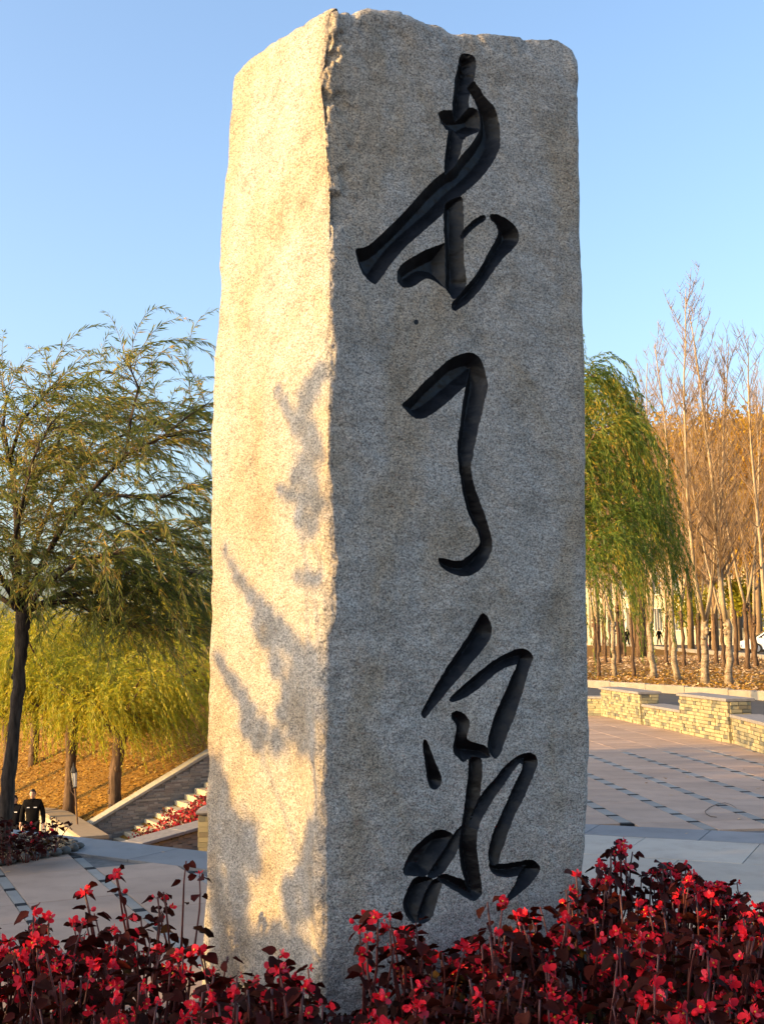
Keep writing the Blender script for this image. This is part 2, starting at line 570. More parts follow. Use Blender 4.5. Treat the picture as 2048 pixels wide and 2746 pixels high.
# pale ring slabs between the band and the bed
for r in range(0, 6):
    for k in range(-4, 7):
        p = band_r1 + br_dir * (k * .9 + (r % 2) * .45) - br_n * (.46 + r * .9)
        if p.x > .4 and in_view(p, 1.3) and p.y > 4.5:
            slab('ring_slab', p.x, p.y, .8955, .8955, ang_b, M['slab_light'])
# left sector
l0, l1 = G(430 / 2.065, 2250 + 100 / 2.065, 0), G(775 / 2.065, 2250 + 393 / 2.065, 0)
ld = (l0 - l1).normalized(); ang_l = math.atan2(ld.y, ld.x) - math.pi / 2
lx = Vector((ld.y, -ld.x, 0))
lstep = (l0 - l1).length / 4.0
bl0, bl1 = G(180, 2285, 0), G(550, 2331, 0)
bl_dir = (bl1 - bl0).normalized(); bl_n = Vector((-bl_dir.y, bl_dir.x, 0))
def side_l(p): return (Vector((p[0], p[1], 0)) - bl0).dot(bl_n)
LW = (G(63 / 2.065, 2250 + 207 / 2.065, 0) - G(1 / 2.065, 2250 + 212 / 2.065, 0)).length * 1.0
LP = (l1 - G(120 / 2.065, 2250 + 363 / 2.065, 0)).dot(lx)
LP = max(.45, min(.75, LP))
for i in range(-4, 5):
    for j in range(-8, 6):
        o = l1 + lx * (i * LP) + ld * (j * lstep)
        for p, nm, w, d, mt in ((o, 'dark_tile', LW - .006, .085, M['slab_dark']),
                                (o + lx * (LP / 2) + ld * (lstep / 2), 'paving_slab', LP - LW - .004, lstep - .004, M['slab_pink']),
                                (o + ld * (lstep / 2), 'strip_tile', LW - .006, lstep - .092, M['slab_grey'])):
            if side_l(p) < -.08 and p.x < .1 and in_view(p, 1.25) and p.y > 4.0:
                slab(nm, p.x, p.y, w, d, ang_l, mt)
edge_n = Vector((-bl_dir.y, bl_dir.x, 0))
band_l = abs((EDGE_A - bl0).dot(bl_n)) - .02
for k in range(-4, 4):
    p = bl0 + bl_dir * (k * .95 + .2) + bl_n * (band_l / 2)
    slab('band_slab', p.x, p.y, .943, band_l - .01, math.atan2(bl_dir.y, bl_dir.x), M['slab_band'])

# ------------------------------------------------------------------ monument
def conv(pts, ox, oy, s): return [(ox + x / s, oy + y / s) for x, y in pts]
A = lambda p: conv(p, 920, 120, 3.304)
B = lambda p: conv(p, 920, 460, 3.304)
Cc = lambda p: conv(p, 1050, 920, 5.5067)
Dd = lambda p: conv(p, 1050, 1230, 5.5067)
E = lambda p: conv(p, 1100, 1620, 4.589)
Fz = lambda p: conv(p, 1060, 1980, 3.933)
char1 = [
 A([(1050,75),(1085,58),(1130,75),(1165,105),(1183,150),(1182,200),(1170,300),(1140,420),(1125,440),(1112,555),(1100,700),(1065,850),(1048,930),(1040,990),(985,1090),(960,1150),(900,1170),(900,1080),(912,930),(930,760),(965,600),(975,480),(990,330),(1015,210),(1040,120)]),
 A([(838,620),(850,590),(890,575),(960,578),(1050,575),(1110,555),(1150,555),(1195,575),(1215,640),(1220,760),(1160,785),(1100,810),(1065,850),(1000,800),(940,765),(905,740),(865,690)]),
 A([(1075,350),(1160,300),(1195,340),(1270,460),(1330,530),(1370,610),(1390,720),(1397,790),(1392,900),(1350,1010),(1270,1125)]) +
 B([(1170,110),(1075,190),(980,270),(880,380),(780,470),(640,590),(560,660),(480,750),(400,850),(345,940),(290,1000),(260,990),(200,950),(150,890),(110,790),(92,700),(110,675),(215,668),(320,570),(480,420),(600,290),(690,190),(720,150)]) +
 A([(905,1105),(985,1085),(1040,985),(1130,890),(1190,790),(1218,740),(1212,640),(1180,520),(1130,420)]),
 B([(900,215),(1065,200),(1070,330),(1075,480),(1070,600),(1072,740),(1085,900),(1098,1000),(1060,1070),(980,1140),(940,1080),(905,1030),(910,800),(895,600),(888,450),(885,330)]),
 B([(890,630),(750,685),(640,740),(540,800),(485,860),(478,920),(490,990),(530,1025),(590,1032),(650,1005),(720,950),(770,945),(830,980),(890,1025),(925,1050),(925,850),(910,640)]),
 B([(1015,575),(1075,500),(1150,430),(1210,387),(1250,382),(1270,400),(1265,430),(1200,470),(1130,530),(1080,590),(1060,605)]),
 B([(1295,390),(1320,370),(1360,375),(1440,410),(1500,460),(1540,510),(1560,590),(1545,640),(1480,710),(1400,780),(1330,880),(1260,985),(1190,1080),(1110,1160),(1020,1225),(985,1240),(948,1185),(1010,1110),(1090,1020),(1170,920),(1230,820),(1280,720),(1330,640),(1375,560),(1378,520),(1355,465),(1310,425)]),
]
char2 = [
 Cc([(140,910),(230,835),(330,740),(450,600),(600,460),(700,370),(830,245),(950,190),(1100,135),(1190,135),(1270,170),(1320,230),(1360,330),(1380,400),(1250,520),(1110,630),(1000,720),(860,840),(740,945),(600,1050),(500,1105),(390,1130),(320,1105),(240,1040),(190,970)]),
 Cc([(1150,140),(1190,135),(1270,170),(1320,230),(1360,320),(1390,430),(1415,600),(1405,700),(1370,860),(1320,1100),(1260,1300),(1210,1530),(1180,1680)]) +
 Dd([(1155,60),(1155,180),(1190,330),(1260,520),(1330,720),(1410,970),(1460,1160),(1478,1280),(1465,1380),(1410,1500),(1340,1610),(1230,1700),(1080,1750),(940,1725),(820,1670),(730,1610),(690,1550),(667,1460),(770,1470),(900,1505),(1010,1510),(1080,1480),(1180,1390),(1295,1270),(1285,1160),(1240,1050),(1160,900),(1090,720),(1050,560),(1020,370),(990,200),(965,30)]) +
 Cc([(950,1680),(950,1540),(985,1300),(1010,1100),(1045,880),(1080,740),(1110,560),(1120,400),(1120,250)]),
]
char3 = [
 E([(875,105),(915,120),(960,180),(990,250),(1000,340),(985,420),(930,510),(850,610),(740,730),(650,850),(560,960),(450,1090),(340,1230),(240,1350),(195,1415),(160,1395),(138,1350),(170,1280),(250,1120),(370,900),(490,700),(600,530),(710,380),(800,220)]),
 E([(475,1165),(530,1110),(640,1010),(770,890),(900,780),(1040,680),(1200,590),(1310,548),(1400,545),(1460,580),(1500,640),(1500,700),(1310,740),(1180,775),(1050,850),(930,950),(830,1050),(730,1120),(620,1175),(540,1205),(490,1205)]),
 E([(1330,570),(1400,545),(1460,580),(1500,640),(1500,690),(1450,800),(1410,920),(1370,1090),(1310,1260),(1260,1410),(1200,1560),(1150,1700),(1090,1850),(1040,1910),(1000,1890),(940,1800),(935,1700),(960,1560),(1000,1420),(1080,1240),(1160,1050),(1230,900),(1310,740)]),
 E([(493,1385),(510,1340),(550,1312),(610,1315),(660,1345),(700,1395),(717,1450),(710,1530),(690,1600),(685,1665),(800,1705),(940,1745),(970,1850),(980,1892),(880,1895),(720,1900),(655,1960),(600,1900),(540,1850),(522,1780),(545,1650),(570,1500),(530,1440)]),
 Fz([(285,12),(335,15),(360,80),(400,200),(445,320),(485,400),(490,460),(465,520),(420,542),(370,535),(340,460),(310,320),(295,180)]),
 Fz([(770,160),(905,180),(908,330),(895,560),(880,700),(870,850),(850,1000),(845,1130),(870,1300),(890,1480),(910,1640),(850,1700),(810,1715),(740,1660),(725,1530),(690,1390),(670,1240),(658,1080),(680,950),(715,780),(735,620),(760,420)]),
 Fz([(740,900),(790,780),(900,580),(1020,440),(1130,300),(1240,205),(1310,165),(1400,148),(1460,165),(1490,215),(1495,260),(1320,280),(1300,255),(1270,290),(1160,440),(1060,590),(970,740),(890,860),(850,1000),(750,1010)]),
 Fz([(1330,160),(1400,148),(1460,165),(1490,215),(1490,280),(1440,400),(1380,540),(1310,680),(1240,820),(1180,960),(1140,1100),(1100,1210),(1085,1310),(1060,1380),(990,1350),(965,1240),(975,1130),(1020,960),(1080,840),(1150,690),(1230,500),(1300,370),(1325,300)]),
 Fz([(970,1300),(1010,1320),(1110,1320),(1240,1310),(1350,1285),(1410,1275),(1470,1290),(1520,1350),(1520,1390),(1400,1420),(1285,1450),(1190,1465),(1080,1460),(1010,1420),(975,1360)]),
 Fz([(1410,1275),(1470,1290),(1522,1350),(1520,1400),(1470,1480),(1400,1560),(1310,1630),(1230,1690),(1175,1730),(1150,1690),(1210,1600),(1250,1530),(1290,1440),(1340,1340)]),
 Fz([(70,1400),(78,1340),(120,1240),(200,1130),(310,1040),(400,975),(450,955),(530,970),(610,1005),(590,1100),(510,1200),(410,1330),(345,1465),(200,1455),(110,1450),(80,1430)]),
 Fz([(600,1005),(690,910),(740,920),(660,1170),(590,1290),(530,1390),(480,1440),(400,1480),(320,1470),(430,1290),(510,1160)]),
 Fz([(200,1455),(130,1570),(75,1690),(65,1780),(100,1870),(160,1940),(230,1960),(250,1800),(330,1620),(410,1480),(330,1455)]),
 Fz([(390,1470),(490,1500),(485,1540),(440,1670),(405,1800),(370,1890),(320,1945),(225,1965),(215,1850),(290,1650)]),
 Fz([(410,1475),(530,1415),(600,1455),(720,1485),(760,1540),(900,1600),(910,1640),(850,1700),(810,1718),(730,1680),(640,1620),(550,1570),(480,1520)]),
]
def za(p): return [(540 + x / 1.5296, y / 1.5296) for x, y in p]
def zt(p): return [(560 + x / 3.7545, y / 3.7545) for x, y in p]
cracks = [
 zt([(1700,178),(1655,178),(1600,190),(1540,205),(1500,228),(1455,235),(1410,258),(1380,290),(1350,325),(1358,330),(1390,298),(1420,270),(1465,246),(1505,238),(1545,216),(1605,199),(1655,187),(1700,186)]),
 zt([(1345,430),(1320,465),(1290,520),(1298,524),(1328,472),(1352,436)]),
]
hole_c, hole_r = (1115, 864), 6.5
hole = [(hole_c[0] + hole_r * math.cos(a), hole_c[1] + hole_r * 1.1 * math.sin(a)) for a in np.linspace(0, 2 * math.pi, 15)[:-1]]
slit = Cc([(262, 1235), (273, 1235), (277, 1345), (268, 1345)])

ridge_px = [(-40,885),(30,885),(60,880),(98,877),(160,868),(229,862),(294,867),(392,873),(523,882),(654,885),(850,883),(996,883),(1127,878),(1320,878),(1454,880),(1506,891),(1560,884),(1650,883),(1731,864),(1927,861),(2188,857),(2319,855),(2450,858),(2800,858)]
left_px = [(120,622),(185,620),(230,616),(300,612),(370,606),(440,603),(500,597),(560,590),(640,586),(720,585),(780,588),(840,583),(900,576),(960,570),(1040,567),(1120,566),(1200,564),(1300,562),(1400,560),(1500,559),(1560,561),(1640,560),(1750,557),(1850,555),(1960,554),(2100,552),(2200,553),(2300,550),(2400,545),(2500,541),(2600,537),(2800,533)]
right_px = [(90,1540),(125,1549),(150,1553),(250,1556),(372,1558),(620,1560),(769,1567),(942,1572),(1240,1574),(1488,1577),(1736,1581),(1860,1584),(2033,1587),(2169,1581),(2293,1575),(2400,1568),(2600,1560),(2800,1558)]
top_r_px = za([(525,32),(540,36),(560,40),(585,37),(620,46),(640,40),(665,32),(700,28),(740,31),(800,34),(840,44),(880,55),(915,70),(950,80),(980,88),(1000,96),(1040,121),(1090,127),(1130,130),(1170,128),(1200,133),(1250,138),(1300,143),(1350,150),(1400,153),(1440,154),(1470,160),(1500,176),(1520,190),(1538,205),(1548,222)])
top_l_px = za([(120,300),(128,286),(150,265),(180,232),(210,214),(240,200),(255,186),(270,175),(300,158),(330,140),(365,118),(400,92),(425,68),(450,47),(470,30),(490,19),(505,21),(525,32)])

RX0 = D(880, 1725, 4.9)
R0 = Vector((RX0.x, RX0.y, 0))
aR = math.radians(28); dR = Vector((math.cos(aR), math.sin(aR), 0)); nR = Vector((math.sin(aR), -math.cos(aR), 0))
dL = Vector((-.647, .9, 0)).normalized(); nL = Vector((-dL.y, dL.x, 0)); nL = nL if nL.y < 0 else -nL
def on_plane(px, py, n):
    d = ray(px, py); o = Vector((0, 0, CAM_H))
    t = (R0 - o).dot(n) / d.dot(n)
    return o + d * t
def st_right(p): q = on_plane(p[0], p[1], nR); return ((q - R0).dot(dR), q.z)
def st_left(p): q = on_plane(p[0], p[1], nL); return ((q - R0).dot(dL), q.z)
ZB = -.35
def interp_edge(pxs, fn):
    st = [fn((x, y)) for y, x in pxs]
    st.sort(key=lambda q: q[1])
    z = np.array([q[1] for q in st]); s = np.array([q[0] for q in st])
    return lambda zz: np.interp(zz, z, s)
sR_of = interp_edge(right_px, st_right)
sL_of = interp_edge(left_px, st_left)
ridge_s = interp_edge(ridge_px, st_right)          # wiggle of the ridge, metres along the right face
def ridge_dx(z): return float(ridge_s(z))
topR = sorted(st_right(p) for p in top_r_px)
topL = sorted(st_left(p) for p in top_l_px)
ztopR = lambda s: np.interp(s, [q[0] for q in topR], [q[1] for q in topR])
ztopL = lambda s: np.interp(s, [q[0] for q in topL], [q[1] for q in topL])
z_ridge_top = float(ztopR(0.0))
topL[0] = (topL[0][0], topL[0][1])
def fbm(p, f, o=4):
    return mnoise.fractal(Vector(p) * f, 1.0, 2.0, o)
X_ = Vector((1, 0, 0))
def displace(base, n, s, sL_total, z, ztop, depth=0.0):
    """surface relief of the stone; s = distance from the ridge, sL_total = width of this face there"""
    p = base.copy()
    w = max(0.0, 1 - s / .22)
    p += X_ * (ridge_dx(z) * dR.x * w * w * (3 - 2 * w))
    inward = -n
    a = .011 * fbm(base, 1.3) + .008 * fbm(Vector((base.x + 7, base.y + 3, base.z * 1.5)), 4.5) + .0022 * fbm(base, 19)
    edge_in = min(1, max(0, (sL_total - s)) / .05)
    p += n * a * (1 if s > .02 else .6)
    # broken, rounded ridge
    hi = max(0.0, min(1, (z - 3.1) / .7))
    rr = .030 + .030 * max(0, fbm(Vector((z * 3, 5, 2)), 1.0)) + hi * .05 * (.5 + max(0, fbm(Vector((1, z * 4, 9)), 1.0)))
    bis = -(nR + nL).normalized()
    if s < rr:
        k = (1 - s / rr)
        chip = .5 + .9 * abs(fbm(base, 14)) + .5 * abs(fbm(base, 40))
        p += bis * (.40 * rr * k * k * chip)
    # right face: spalled flakes beside the ridge near the top
    if n is nR and hi > 0 and s < .20:
        q = fbm(Vector((s * 7, z * 5, 4)), 1.0) + .25 * fbm(base, 22)
        if q > .02:
            p += inward * min(.03, .035 * hi * (q - .02) * 5) * (1 - s / .20)
    # outer edges rounded
    e = sL_total - s
    er = .032
    if e < er: p += inward * (er * (1 - e / er) ** 2 * .7)
    # top edge rounded
    tdist = ztop - z
    tr = .038 if n is nR else .045
    if tdist < tr: p += inward * (tr * (1 - max(0, tdist) / tr) ** 2 * (.55 + .5 * abs(fbm(base, 11))))
    if n is nR and tdist < .35 and s > .05:
        q = fbm(Vector((s * 5, z * 9, 14)), 1.0) + .3 * fbm(base, 25)
        if q > .05: p += inward * min(.016, .05 * (q - .05)) * (1 - tdist / .35)
    if depth: p += inward * depth
    return p

NV = 330
vs_norm = np.linspace(0, 1, NV)
ridge_z = ZB + vs_norm * (z_ridge_top - ZB)
# ---- right face by constrained triangulation
def densify(poly, step):
    out = []
    n = len(poly)
    for i in range(n):
        a = Vector((*poly[i], 0)); b = Vector((*poly[(i + 1) % n], 0))
        k = max(1, int((b - a).length / step))
        for j in range(k):
            q = a.lerp(b, j / k); out.append((q.x, q.y))
    return out
def smooth_poly(poly, it=2):
    p = np.array(poly)
    for _ in range(it):
        q = .75 * p + .25 * np.roll(p, -1, 0); r = .25 * p + .75 * np.roll(p, -1, 0)
        p = np.stack([q, r], 1).reshape(-1, 2)
    return [tuple(x) for x in p]
clean_of = {}
strokes = []            # (char index, polygon in (s,t))
for ci, ch in enumerate((char1, char2, char3)):
    for pl in ch:
        clean = densify(smooth_poly(pl, 2), 4.5)
        rough_ = [(x + RND.uniform(-.9, .9), y + RND.uniform(-.9, .9)) for x, y in clean]
        strokes.append((ci, np.array([st_right(p) for p in rough_])))
        clean_of[len(strokes) - 1] = np.array([st_right(p) for p in clean])
strokes.append((3, np.array([st_right(p) for p in hole])))
for cpoly in cracks: strokes.append((4, np.array([st_right(p) for p in densify(cpoly, 6)])))
strokes.append((4, np.array([st_right(p) for p in slit])))
def pip(P, poly):
    x, y = P[:, 0], P[:, 1]
    c = np.zeros(len(P), bool)
    x1, y1 = poly[:, 0], poly[:, 1]; x2, y2 = np.roll(x1, 1), np.roll(y1, 1)
    for i in range(len(poly)):
        if y1[i] == y2[i]: continue
        m = ((y1[i] > y) != (y2[i] > y)) & (x < (x2[i] - x1[i]) * (y - y1[i]) / (y2[i] - y1[i]) + x1[i])
        c ^= m
    return c
def pdist(P, poly):
    a = poly; b = np.roll(poly, -1, 0)
    best = np.full(len(P), 1e9)
    for i in range(len(a)):
        ab = b[i] - a[i]; L = ab.dot(ab)
        if L < 1e-14: continue
        t = np.clip(((P - a[i]) @ ab) / L, 0, 1)
        d = np.linalg.norm(P - (a[i] + t[:, None] * ab), axis=1)
        best = np.minimum(best, d)
    return best
rng = np.random.default_rng(3)
# boundary loop: ridge up, top, right edge down, bottom
right_top_z = float(ztopR(topR[-1][0]))
nre = 200
bound = [(0.0, float(z)) for z in ridge_z]
tops = [q for q in topR if q[0] > .006 and q[0] < topR[-1][0] - .002]
td = []
prev = (0.0, z_ridge_top)
for q in tops + [topR[-1]]:
    k = max(1, int(math.hypot(q[0] - prev[0], q[1] - prev[1]) / .014))
    for j in range(1, k + 1):
        s = prev[0] + (q[0] - prev[0]) * j / k; z = prev[1] + (q[1] - prev[1]) * j / k
        td.append((s, z + .006 * fbm((s * 14, z, 3), 1.0) + .003 * fbm((s * 60, z, 8), 1.0)))
    prev = q
bound += td[:-1]
redge_z = right_top_z + (ZB - right_top_z) * np.linspace(0, 1, nre)
right_edge = [(float(sR_of(z)), float(z)) for z in redge_z]
bound += right_edge
nb_ = 60
sb_end = right_edge[-1][0]
bound += [(sb_end * (1 - j / nb_), ZB) for j in range(1, nb_)]
bound_np = np.array(bound)
g = .0135
gs, gt = np.meshgrid(np.arange(.004, 1.5, g), np.arange(ZB, 4.4, g))
pts = np.stack([gs.ravel(), gt.ravel()], 1) + rng.uniform(-.003, .003, (gs.size, 2))
near = np.stack(np.meshgrid(np.arange(.003, .10, .0065), np.arange(ZB, 4.4, .0085)), -1).reshape(-1, 2) + rng.uniform(-.0015, .0015, (1, 2))
pts = np.concatenate([pts[pts[:, 0] > .10], near])
pts = pts[pip(pts, bound_np)]
pts = pts[pdist(pts, bound_np) > .004]
keep = np.ones(len(pts), bool)
extra = []
for ci, pl in strokes:
    lo, hi_ = pl.min(0) - .012, pl.max(0) + .012
    sel = np.where(((pts > lo) & (pts < hi_)).all(1))[0]
    if len(sel):
        d = pdist(pts[sel], pl); ins = pip(pts[sel], pl)
        keep[sel[(d < .005) | ins]] = False
    h = .0045 if ci < 3 else .002
    qs, qt = np.meshgrid(np.arange(lo[0], hi_[0], h), np.arange(lo[1], hi_[1], h))
    q = np.stack([qs.ravel(), qt.ravel()], 1) + rng.uniform(-.0006, .0006, (qs.size, 2))
    q = q[pip(q, pl)]
    if len(q) and ci < 3: extra.append(q[pdist(q, pl) > .0025])
pts = pts[keep]
ex = np.concatenate(extra)
_, ui = np.unique(np.round(ex / .0042).astype(int), axis=0, return_index=True)
ex = ex[ui]
for ci, pl in strokes:
    if ci < 3: ex = ex[pdist(ex, pl) > .0015]
inv = [Vector(p) for p in bound] ; faces_in = [list(range(len(bound)))[::-1]]
for ci, pl in strokes:
    b0 = len(inv)
    inv += [Vector(p) for p in pl]
    ar = float(np.sum(pl[:, 0] * np.roll(pl[:, 1], -1) - np.roll(pl[:, 0], -1) * pl[:, 1]))
    idx = list(range(b0, len(inv)))
    faces_in.append(idx if ar > 0 else idx[::-1])
inv += [Vector(p) for p in pts] + [Vector(p) for p in ex]
cv, ce, cf, ov, oe, of = delaunay_2d_cdt(inv, [], faces_in, 1, 1e-6, True)
CV = np.array([(p.x, p.y) for p in cv])
depth = np.zeros(len(CV))
for si, (ci, pl) in enumerate(strokes):
    lo, hi_ = pl.min(0) - 1e-4, pl.max(0) + 1e-4
    sel = np.where(((CV >= lo) & (CV <= hi_)).all(1))[0]
    ins = pip(CV[sel], pl)
    d = pdist(CV[sel], pl)
    if ci < 3:
        ds = np.where(pip(CV[sel], clean_of[si]), pdist(CV[sel], clean_of[si]), 0)
        dep = np.maximum(np.minimum(ds * 1.05, .052), np.minimum(d, .002))
    elif ci == 3: dep = np.where(d > .0005, .03, 0)
    else: dep = np.minimum(.004 + d * 2, .012)
    dep = np.where(ins & (d > 2e-4), dep, 0)
    depth[sel] = np.maximum(depth[sel], dep)
face_tag = np.full(len(cf), -1)
cenf = np.array([CV[list(f)].mean(0) for f in cf])
in_b = pip(cenf, bound_np)
face_tag[~in_b] = -9
print('outside', int((~in_b).sum()))
for ci, pl in reversed(strokes):
    lo, hi_ = pl.min(0), pl.max(0)
    sel = np.where(((cenf >= lo) & (cenf <= hi_)).all(1))[0]
    face_tag[sel[pip(cenf[sel], pl)]] = ci
Vr = []
for (s, z), dp in zip(CV, depth):
    st_ = float(sR_of(z))
    Vr.append(displace(R0 + dR * s + Vector((0, 0, z)), nR, s, st_, z, float(ztopR(s)), dp))

monument = empty('stone_monument', (R0.x, R0.y, 0), 0, 'tall rough-hewn granite monolith with three black carved characters on its shaded face', 'monument')
inv_m = Matrix.Translation((-R0.x, -R0.y, 0))
body_v, body_f = [], []
vmap = {}
def bv(key, co):
    if key not in vmap:
        vmap[key] = len(body_v); body_v.append(tuple(inv_m @ co))
    return vmap[key]
for i, f in enumerate(cf):
    if face_tag[i] in (-1, 4):
        body_f.append([bv(('r', k), Vr[k]) for k in f])
key_of_bound = {}
for newi, olds in enumerate(ov):
    for o in olds:
        if o < len(bound): key_of_bound[o] = newi
# ---- left face
NL = 96
uL = np.concatenate([np.linspace(0, .12, 16)[:-1], np.linspace(.12, 1, NL - 15)])
def left_pt(u, v):
    ze = lambda s: ZB + v * (float(ztopL(s)) - ZB)
    s = u * 1.0
    zt_ = z_ridge_top
    for _ in range(3):
        sl = float(sL_of(ze(s))); s = u * sl
    z = ze(s) if u > 0 else ZB + v * (z_ridge_top - ZB)
    zt_ = float(ztopL(s)) if u > 0 else z_ridge_top
    return s, sl, z, zt_
gridL = []
for iu, u in enumerate(uL):
    col = []
    for iv, v in enumerate(vs_norm):
        if iu == 0:
            k = key_of_bound[iv]
            col.append(bv(('r', k), Vr[k]))
        else:
            s, sl, z, zt_ = left_pt(u, v)
            col.append(bv(('l', iu, iv), displace(R0 + dL * s + Vector((0, 0, z)), nL, s, sl, z, zt_)))
    gridL.append(col)
for iu in range(len(uL) - 1):
    for iv in range(NV - 1):
        body_f.append([gridL[iu + 1][iv], gridL[iu][iv], gridL[iu][iv + 1], gridL[iu + 1][iv + 1]])
# ---- hidden sides at the back
Bcol = gridL[-1]
Acol = [bv(('r', key_of_bound[len(ridge_z) + len(td) - 1 + i]), Vr[key_of_bound[len(ridge_z) + len(td) - 1 + i]]) for i in range(nre)]
cen = R0 + dR * .66 + dL * .55
NB = 60
def resamp(colidx, flip):
    z = [body_v[i] for i in colidx]
    return z[::-1] if flip else z
backs = []
Ab = [Vector(body_v[i]) for i in Acol[::-1]]      # bottom to top
Bb = [Vector(body_v[i]) for i in Bcol]
Cpt = dR * 1.22 + dL * 1.10
back_loops = []
def back_col(P, Q, t, n):
    out = []
    for j in range(n):
        a = P[min(len(P) - 1, round(j / (n - 1) * (len(P) - 1)))]; 
        b = Q[min(len(Q) - 1, round(j / (n - 1) * (len(Q) - 1)))] if isinstance(Q, list) else Vector((Q.x, Q.y, ZB + (j / (n - 1)) * (ZC - ZB)))
        p = a.lerp(b, t)
        p += Vector((fbm(p + R0, 2.0), fbm(p + R0 + Vector((4, 4, 4)), 2.0), 0)) * .02
        out.append(p)
    return out
# right-back side: columns from A to C, rows follow A's rows
def dupl(idx):
    out = []
    for i in idx: body_v.append(body_v[i]); out.append(len(body_v) - 1)
    return out
ZC = min(body_v[Acol[0]][2], body_v[Bcol[-1]][2]) - .12
cols = [dupl(Acol[::-1])]
for i in range(1, 14):
    c = back_col(Ab, Cpt, i / 13, nre)
    idx = []
    for p in c: body_v.append(tuple(p)); idx.append(len(body_v) - 1)
    cols.append(idx)
for i in range(13):
    for j in range(nre - 1):
        body_f.append([cols[i][j], cols[i + 1][j], cols[i + 1][j + 1], cols[i][j + 1]])
C_top = cols[-1]
cols2 = [dupl(Bcol)]
for i in range(1, 14):
    c = back_col(Bb, Cpt, i / 13, NV)
    idx = []
    for p in c: body_v.append(tuple(p)); idx.append(len(body_v) - 1)
    cols2.append(idx)
for i in range(13):
    for j in range(NV - 1):
        body_f.append([cols2[i + 1][j], cols2[i][j], cols2[i][j + 1], cols2[i + 1][j + 1]])
# ---- top, bulging a little
tk = [key_of_bound[len(ridge_z) - 1 + i] for i in range(len(td))]
top_loop = [bv(('r', k), Vr[k]) for k in tk] + [Acol[0]]
top_loop += [c[-1] for c in cols[1:]] + [c[-1] for c in cols2[1:-1][::-1]] + [c[-1] for c in gridL[1:][::-1]]
top_loop = dupl(top_loop)
cc = sum((Vector(body_v[i]) for i in top_loop), Vector()) / len(top_loop)
body_v.append(tuple(cc + Vector((0, 0, -.28)))); ci_ = len(body_v) - 1
prev_ring = top_loop
for t in (.3, .62):
    ring = []
    for i in top_loop:
        p = Vector(body_v[i]).lerp(cc, t)
        p.z += .03 * t * fbm(p + R0, 6) - .30 * t
        body_v.append(tuple(p)); ring.append(len(body_v) - 1)
    n = len(ring)
    for k in range(n):
        body_f.append([prev_ring[k], prev_ring[(k + 1) % n], ring[(k + 1) % n], ring[k]])
    prev_ring = ring
n = len(prev_ring)
for k in range(n): body_f.append([prev_ring[k], prev_ring[(k + 1) % n], ci_])
me = bpy.data.meshes.new('stone_block')
me.from_pydata(body_v, [], body_f)
me.materials.append(M['granite'])
me.polygons.foreach_set('use_smooth', [True] * len(me.polygons))
me.update()
link('stone_block', me, monument)
labels = ['topmost carved character, the one with the long diagonal sweep', 'middle carved character, a single bent stroke like a hook', 'lowest carved character, made of many crossing strokes']
for ch in range(4):
    mp, vv, ff = {}, [], []
    for i, f in enumerate(cf):
        if face_tag[i] == ch:
            q = []
            for k in f:
                if k not in mp: mp[k] = len(vv); vv.append(tuple(inv_m @ Vr[k]))
                q.append(mp[k])
            ff.append(q)
    me = bpy.data.meshes.new('carved_character' if ch < 3 else 'drill_hole')
    me.from_pydata(vv, [], ff); me.materials.append(M['paint']); me.update()
    link('carved_character' if ch < 3 else 'drill_hole', me, monument, label=labels[ch] if ch < 3 else None)
# ------------------------------------------------------------------ right side: boundary wall
def veneer(mb, o, u, w, h, rows, wmin, wmax, nrm, rnd, collect=None, th=.03):
    """ledger stones over a rectangle: o = lower corner, u = unit vector along, nrm = outward"""
    Mx = Matrix((u, nrm, Vector((0, 0, 1)))).transposed()
    rh = h / rows
    for r in range(rows):
        x = -rnd.uniform(0, wmax * .6)
        while x < w:
            bw = rnd.uniform(wmin, wmax)
            a, b = max(x, 0), min(x + bw, w)
            if b - a > .02:
                t = th + rnd.uniform(-.010, .014)
                c = Vector(o) + u * ((a + b) / 2) + Vector((0, 0, (r + .5) * rh)) + nrm * (t / 2)
                if collect is not None: collect.append((c, (b - a - .005, t, rh - .005), Mx))
                else: mb.box(c, (b - a - .005, t, rh - .005), M=Mx)
            x += bw
wall = empty('stone_wall', (4.6, 20, 0), 0, 'low stepped wall of pale ledger stone with raised and lowered sections edging the plaza', 'wall')
wall_inv = Vector((-4.6, -20, 0))
wr = random.Random(11)
zp = lambda x: 1540 + x / 3.252
# panels along the wall: pixel x / y of the foot at both ends (photo), pixel y of the top at the far end
def zy(y): return 1500 + y / 3.252
feet = [(1500, 1917), (zp(265), zy(1365)), (zp(612), zy(1440)), (zp(960), zy(1515)), (zp(1262), zy(1582)), (zp(1395), zy(1606)), (2060, 2043), (2230, 2083), (2420, 2130)]
FP = [G(x, y, 0) for x, y in feet]
def top_z(px, py, foot):            # height of a pixel above a foot point
    return D(px, py, foot.y).z
H_low0 = top_z(zp(200), zy(1195), FP[0].lerp(FP[1], .8))
H_hi1 = top_z(zp(290), zy(1112), FP[1])
H_low2 = top_z(zp(640), zy(1260), FP[2])
H_hi3 = top_z(zp(960), zy(1165), FP[3])
H_low5 = top_z(zp(1400), zy(1350), FP[5])
panels = [(0, 1, H_low0, 0.0), (1, 2, H_hi1, .05), (2, 3, H_low2, 0.0), (3, 5, H_hi3, .05), (5, 7, H_low5, 0.0), (7, 8, H_hi3, .05)]
bricks = []
core = MB(); cop = []
